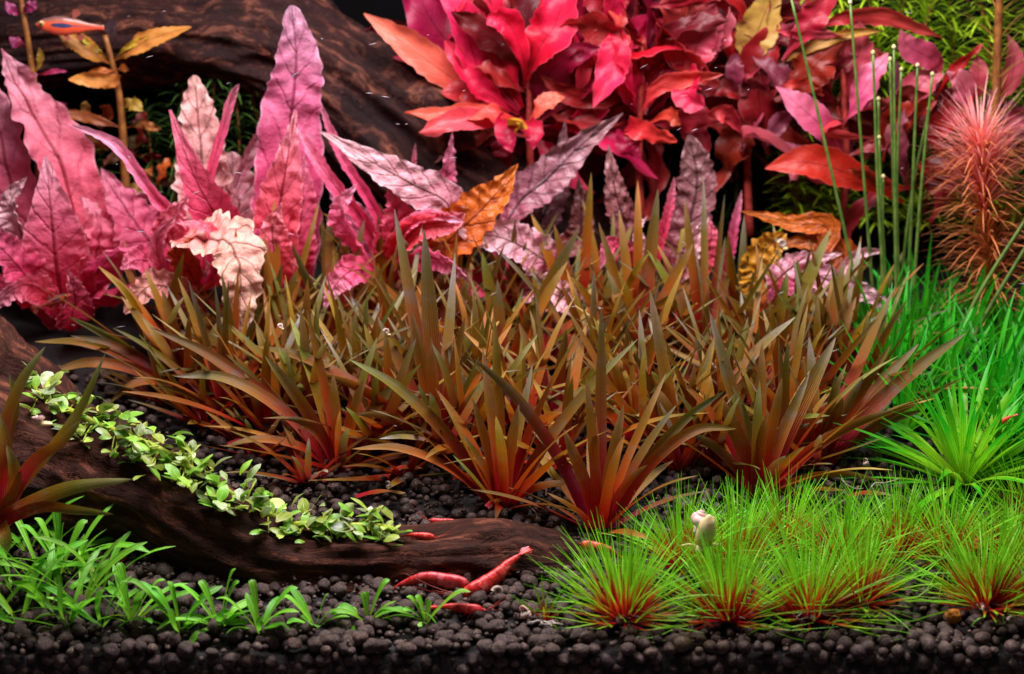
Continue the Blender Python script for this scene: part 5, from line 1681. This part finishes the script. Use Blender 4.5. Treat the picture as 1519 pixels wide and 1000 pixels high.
# white snail showing its sole among the grass
c = at(1042, 786, 2.2)
u = 1 / ppu(c)
o = thing('white_snail', c - Vector((0, 0, 30 * u)), 'cream white snail showing its pale sole, two feelers spread, among fine grass', 'snail')
b = o.location / S
obj('shell', spiral_shell(c + Vector((-5 * u, 13 * u, 2 * u)), 23 * u, 2.7, .62, 1.2, (.22, .05, .97), (-1, -.5, .2), .6), M['shellwhite'], o, b)
obj('body', blob(c + Vector((5 * u, -4 * u, -2 * u)), (14 * u, 9 * u, 27 * u), Matrix.Rotation(math.radians(12), 3, 'Y'), 22, 16,
                 lambda d: 1 + .12 * noise.noise(d * 2.2) - (.18 * max(0, -d.z - .6))), M['foot'], o, b)
obj('head', blob(c + Vector((-3 * u, -2 * u, -31 * u)), (11 * u, 8 * u, 8 * u), None, 14, 10, lambda d: 1 + .1 * noise.noise(d * 3)), M['foot'], o, b)
for s in (-1, 1):
    e = c + Vector((-2 * u + s * 9 * u, -3 * u, -24 * u))
    obj('feeler', tube([e, e + Vector((s * 10 * u, -2 * u, 3 * u)), e + Vector((s * 21 * u, -2 * u, (1 if s < 0 else 3) * u))], [2.6 * u, 1.6 * u, .7 * u], 10, 7), M['foot'], o, b)

p = at(61, 622, 3.4)
u = 1 / ppu(p)
o = thing('pale_snail', p - Vector((0, 0, 8 * u)), 'pale pointed snail sitting on the brown leaf before the log', 'snail')
b = o.location / S
obj('shell', spiral_shell(p, 9 * u, 3, .6, 1.8, (-.95, -.2, .2), (0, -.5, 1), .58), M['shellwhite'], o, b)
obj('body', blob(p + Vector((4 * u, 0, -7 * u)), (13 * u, 6 * u, 4 * u), None, 14, 8, lambda d: 1 + .1 * noise.noise(d * 3)), M['foot'], o, b)

coils = [(738, 878, 2.2, 11, 'shelltan', 'coiled brown snail resting on the soil beside the large shrimp', (.3, -1, .2)),
         (240, 912, 1.6, 8, 'shelltan', 'small grey coiled snail shell between lawn plants', (.1, -1, .2)),
         (1281, 897, 1.6, 10, 'shelltan', 'small pale coiled snail at the foot of the orange bladed tuft', (-.3, -1, .3)),
         (1462, 914, 1.0, 11, 'shellwhite', 'pale coiled snail at the red base of the broad tuft', (.3, -1, .4)),
         (1498, 953, .3, 10, 'shelltan', 'grey coiled snail at the front glass edge beside a curved fallen blade', (.4, -1, .2)),
         (203, 967, .25, 9, 'shelltan', 'brown coiled snail pressed among the front soil granules', (.2, -1, .1)),
         (1160, 362, 26.2, 9, 'shelltan', 'grey snail sitting on the yellow holed leaf', (.2, -1, .2)),
         (416, 484, 17., 5, 'shellwhite', 'tiny clear snail on an olive leaf below the folded tan leaf', (.2, -1, .2)),
         (573, 492, 15.5, 6, 'shelltan', 'tiny brown coiled snail on a wide olive leaf', (.2, -1, .3))]
for x, y, Y, rp, m_, lab, ax in coils:
    p = at(x, y, Y)
    if y > 870:
        p.z = max(p.z, g(p.x, p.y) + .25)
    R = rp / ppu(p)
    o = thing('coiled_snail', p - Vector((0, 0, R)), lab, 'snail')
    obj('shell', spiral_shell(p, R, 3.2, .5, .1, ax, (0, .2, 1), .34), M[m_], o, o.location / S)
    obj('body', blob(p + Vector((R * .5, 0, -R * .75)), (R * .6, R * .35, R * .3), None, 12, 8, lambda d: 1 + .1 * noise.noise(d * 3)), M['foot'], o, o.location / S)
for x, y, Y, rp, lab in ((374, 771, 5.2, 8, 'small empty pointed shell at the greenery edge on the log'), (574, 719, 9.5, 7, 'small pinkish pointed shell on soil below the crimson rosette'),
                         (1282, 685, 11.2, 7, 'small pale pointed shell on dark soil beside the green rosette'), (270, 929, 1., 7, 'tiny pale shell on the soil'),
                         (775, 940, .9, 13, 'translucent pearly pointed shell beside the white rooted seedling')):
    p = at(x, y, Y)
    R = rp / ppu(p)
    if lab.startswith('tiny'):
        continue
    p.z = max(p.z, g(p.x, p.y) + .3)
    tag(obj('pointed_shell', spiral_shell(p, R, 3, .5, 1.4, (.9, -.3, -.5), (0, -.5, 1), .56, 50, 10), M['shellwhite' if rp > 7 else 'shelltan'], None, p), lab, 'shell')

p = at(1412, 945, .55)
p.z = g(p.x, p.y) + .35
tag(obj('orange_fluff', blob(p, (.36, .3, .34), None, 24, 16, lambda d: 1 + .35 * noise.noise(d * 3.5) + .15 * noise.noise(d * 9)), M['orangefluff'], None, p),
    'orange clump of debris on the front soil beside the broad grass tuft', 'debris')
for i, (x, y) in enumerate(((770, 760), (810, 745), (845, 775), (700, 700), (1290, 735), (1250, 720), (1190, 705), (870, 735), (1235, 690), (660, 650))):
    p = ground(x, y)
    rr = random.Random(i)
    P = [p + Vector((0, 0, .35))]
    a = rr.uniform(0, 6.28)
    for k in range(4):
        a += rr.uniform(-.9, .9)
        q = P[-1] + Vector((math.cos(a), math.sin(a), 0)) * .45
        q.z = g(q.x, q.y) + .42 + rr.uniform(0, .15)
        P.append(q)
    tag(obj('loose_root', tube(P, [.035, .045, .02], 14, 5), M['root'], None, p), 'thin white curling root on dark soil between the brown rosettes', 'root', 'loose white roots')

for i, (x, y, a, l, c) in enumerate(((565, 748, .1, 1.3, (1.3, .95, .6)), (705, 722, -.2, 1.2, (1.3, .9, .6)), (738, 762, .9, .9, (1.25, 1.1, .8)), (822, 738, -.5, 1.3, (1.4, .8, .5)), (1215, 745, .1, 1.5, (1.3, .9, .6)),
                               (1290, 750, -.3, 1.2, (1.1, 1., .9)), (600, 712, .3, 1., (1.2, .8, .6)), (370, 668, .2, 1.2, (1.2, .8, .6)), (1185, 712, .4, 1.1, (1.2, .9, .7)), (955, 905, .2, .8, (1.6, 1.5, .7)))):
    p = ground(x, y)
    p.z = g(p.x, p.y) + .5
    d = Vector((math.cos(a), math.sin(a) * .6, .04)) * l
    tag(obj('dead_leaf', leaf([p - d, p - d * .3 + Vector((0, 0, .2)), p + d * .4 + Vector((0, .1, .12)), p + d], .2, 'even', side=Vector((-d.y, d.x, .3)), nx=4, ny=10, cup=.5, ruf=.5, rufn=2, seed=i), M['brown'], None, p, c),
        'withered brown leaf lying on the dark soil among the rosettes', 'leaf', 'withered leaves on the soil')

# drifting white specks in the water
r = random.Random(8)
geos = []
for i in range(120):
    Y = r.uniform(6, 34)
    p = at(r.uniform(0, W), r.uniform(0, 700) if r.random() < .8 else r.uniform(0, 950), Y)
    if p.z < g(p.x, p.y) + 1: continue
    a = r.gauss(.15, .35)
    l = r.uniform(.02, .13) if r.random() < .6 else r.uniform(.1, .28)
    w = r.uniform(.012, .026)
    d = Vector((math.cos(a), 0, math.sin(a))) * l
    n1, n2 = Vector((0, w, 0)), Vector((-math.sin(a), 0, math.cos(a))) * w
    geos.append(([p - d, p + d, p + n1, p - n1, p + n2, p - n2], [(0, 2, 4), (0, 4, 3), (0, 3, 5), (0, 5, 2), (1, 4, 2), (1, 3, 4), (1, 5, 3), (1, 2, 5)], [(0, 0)] * 6))
tag(obj('floating_specks', join(geos)[:3], M['speck'], smooth=False), 'tiny white specks drifting through the water in front of the plants', 'particles', kind='stuff')
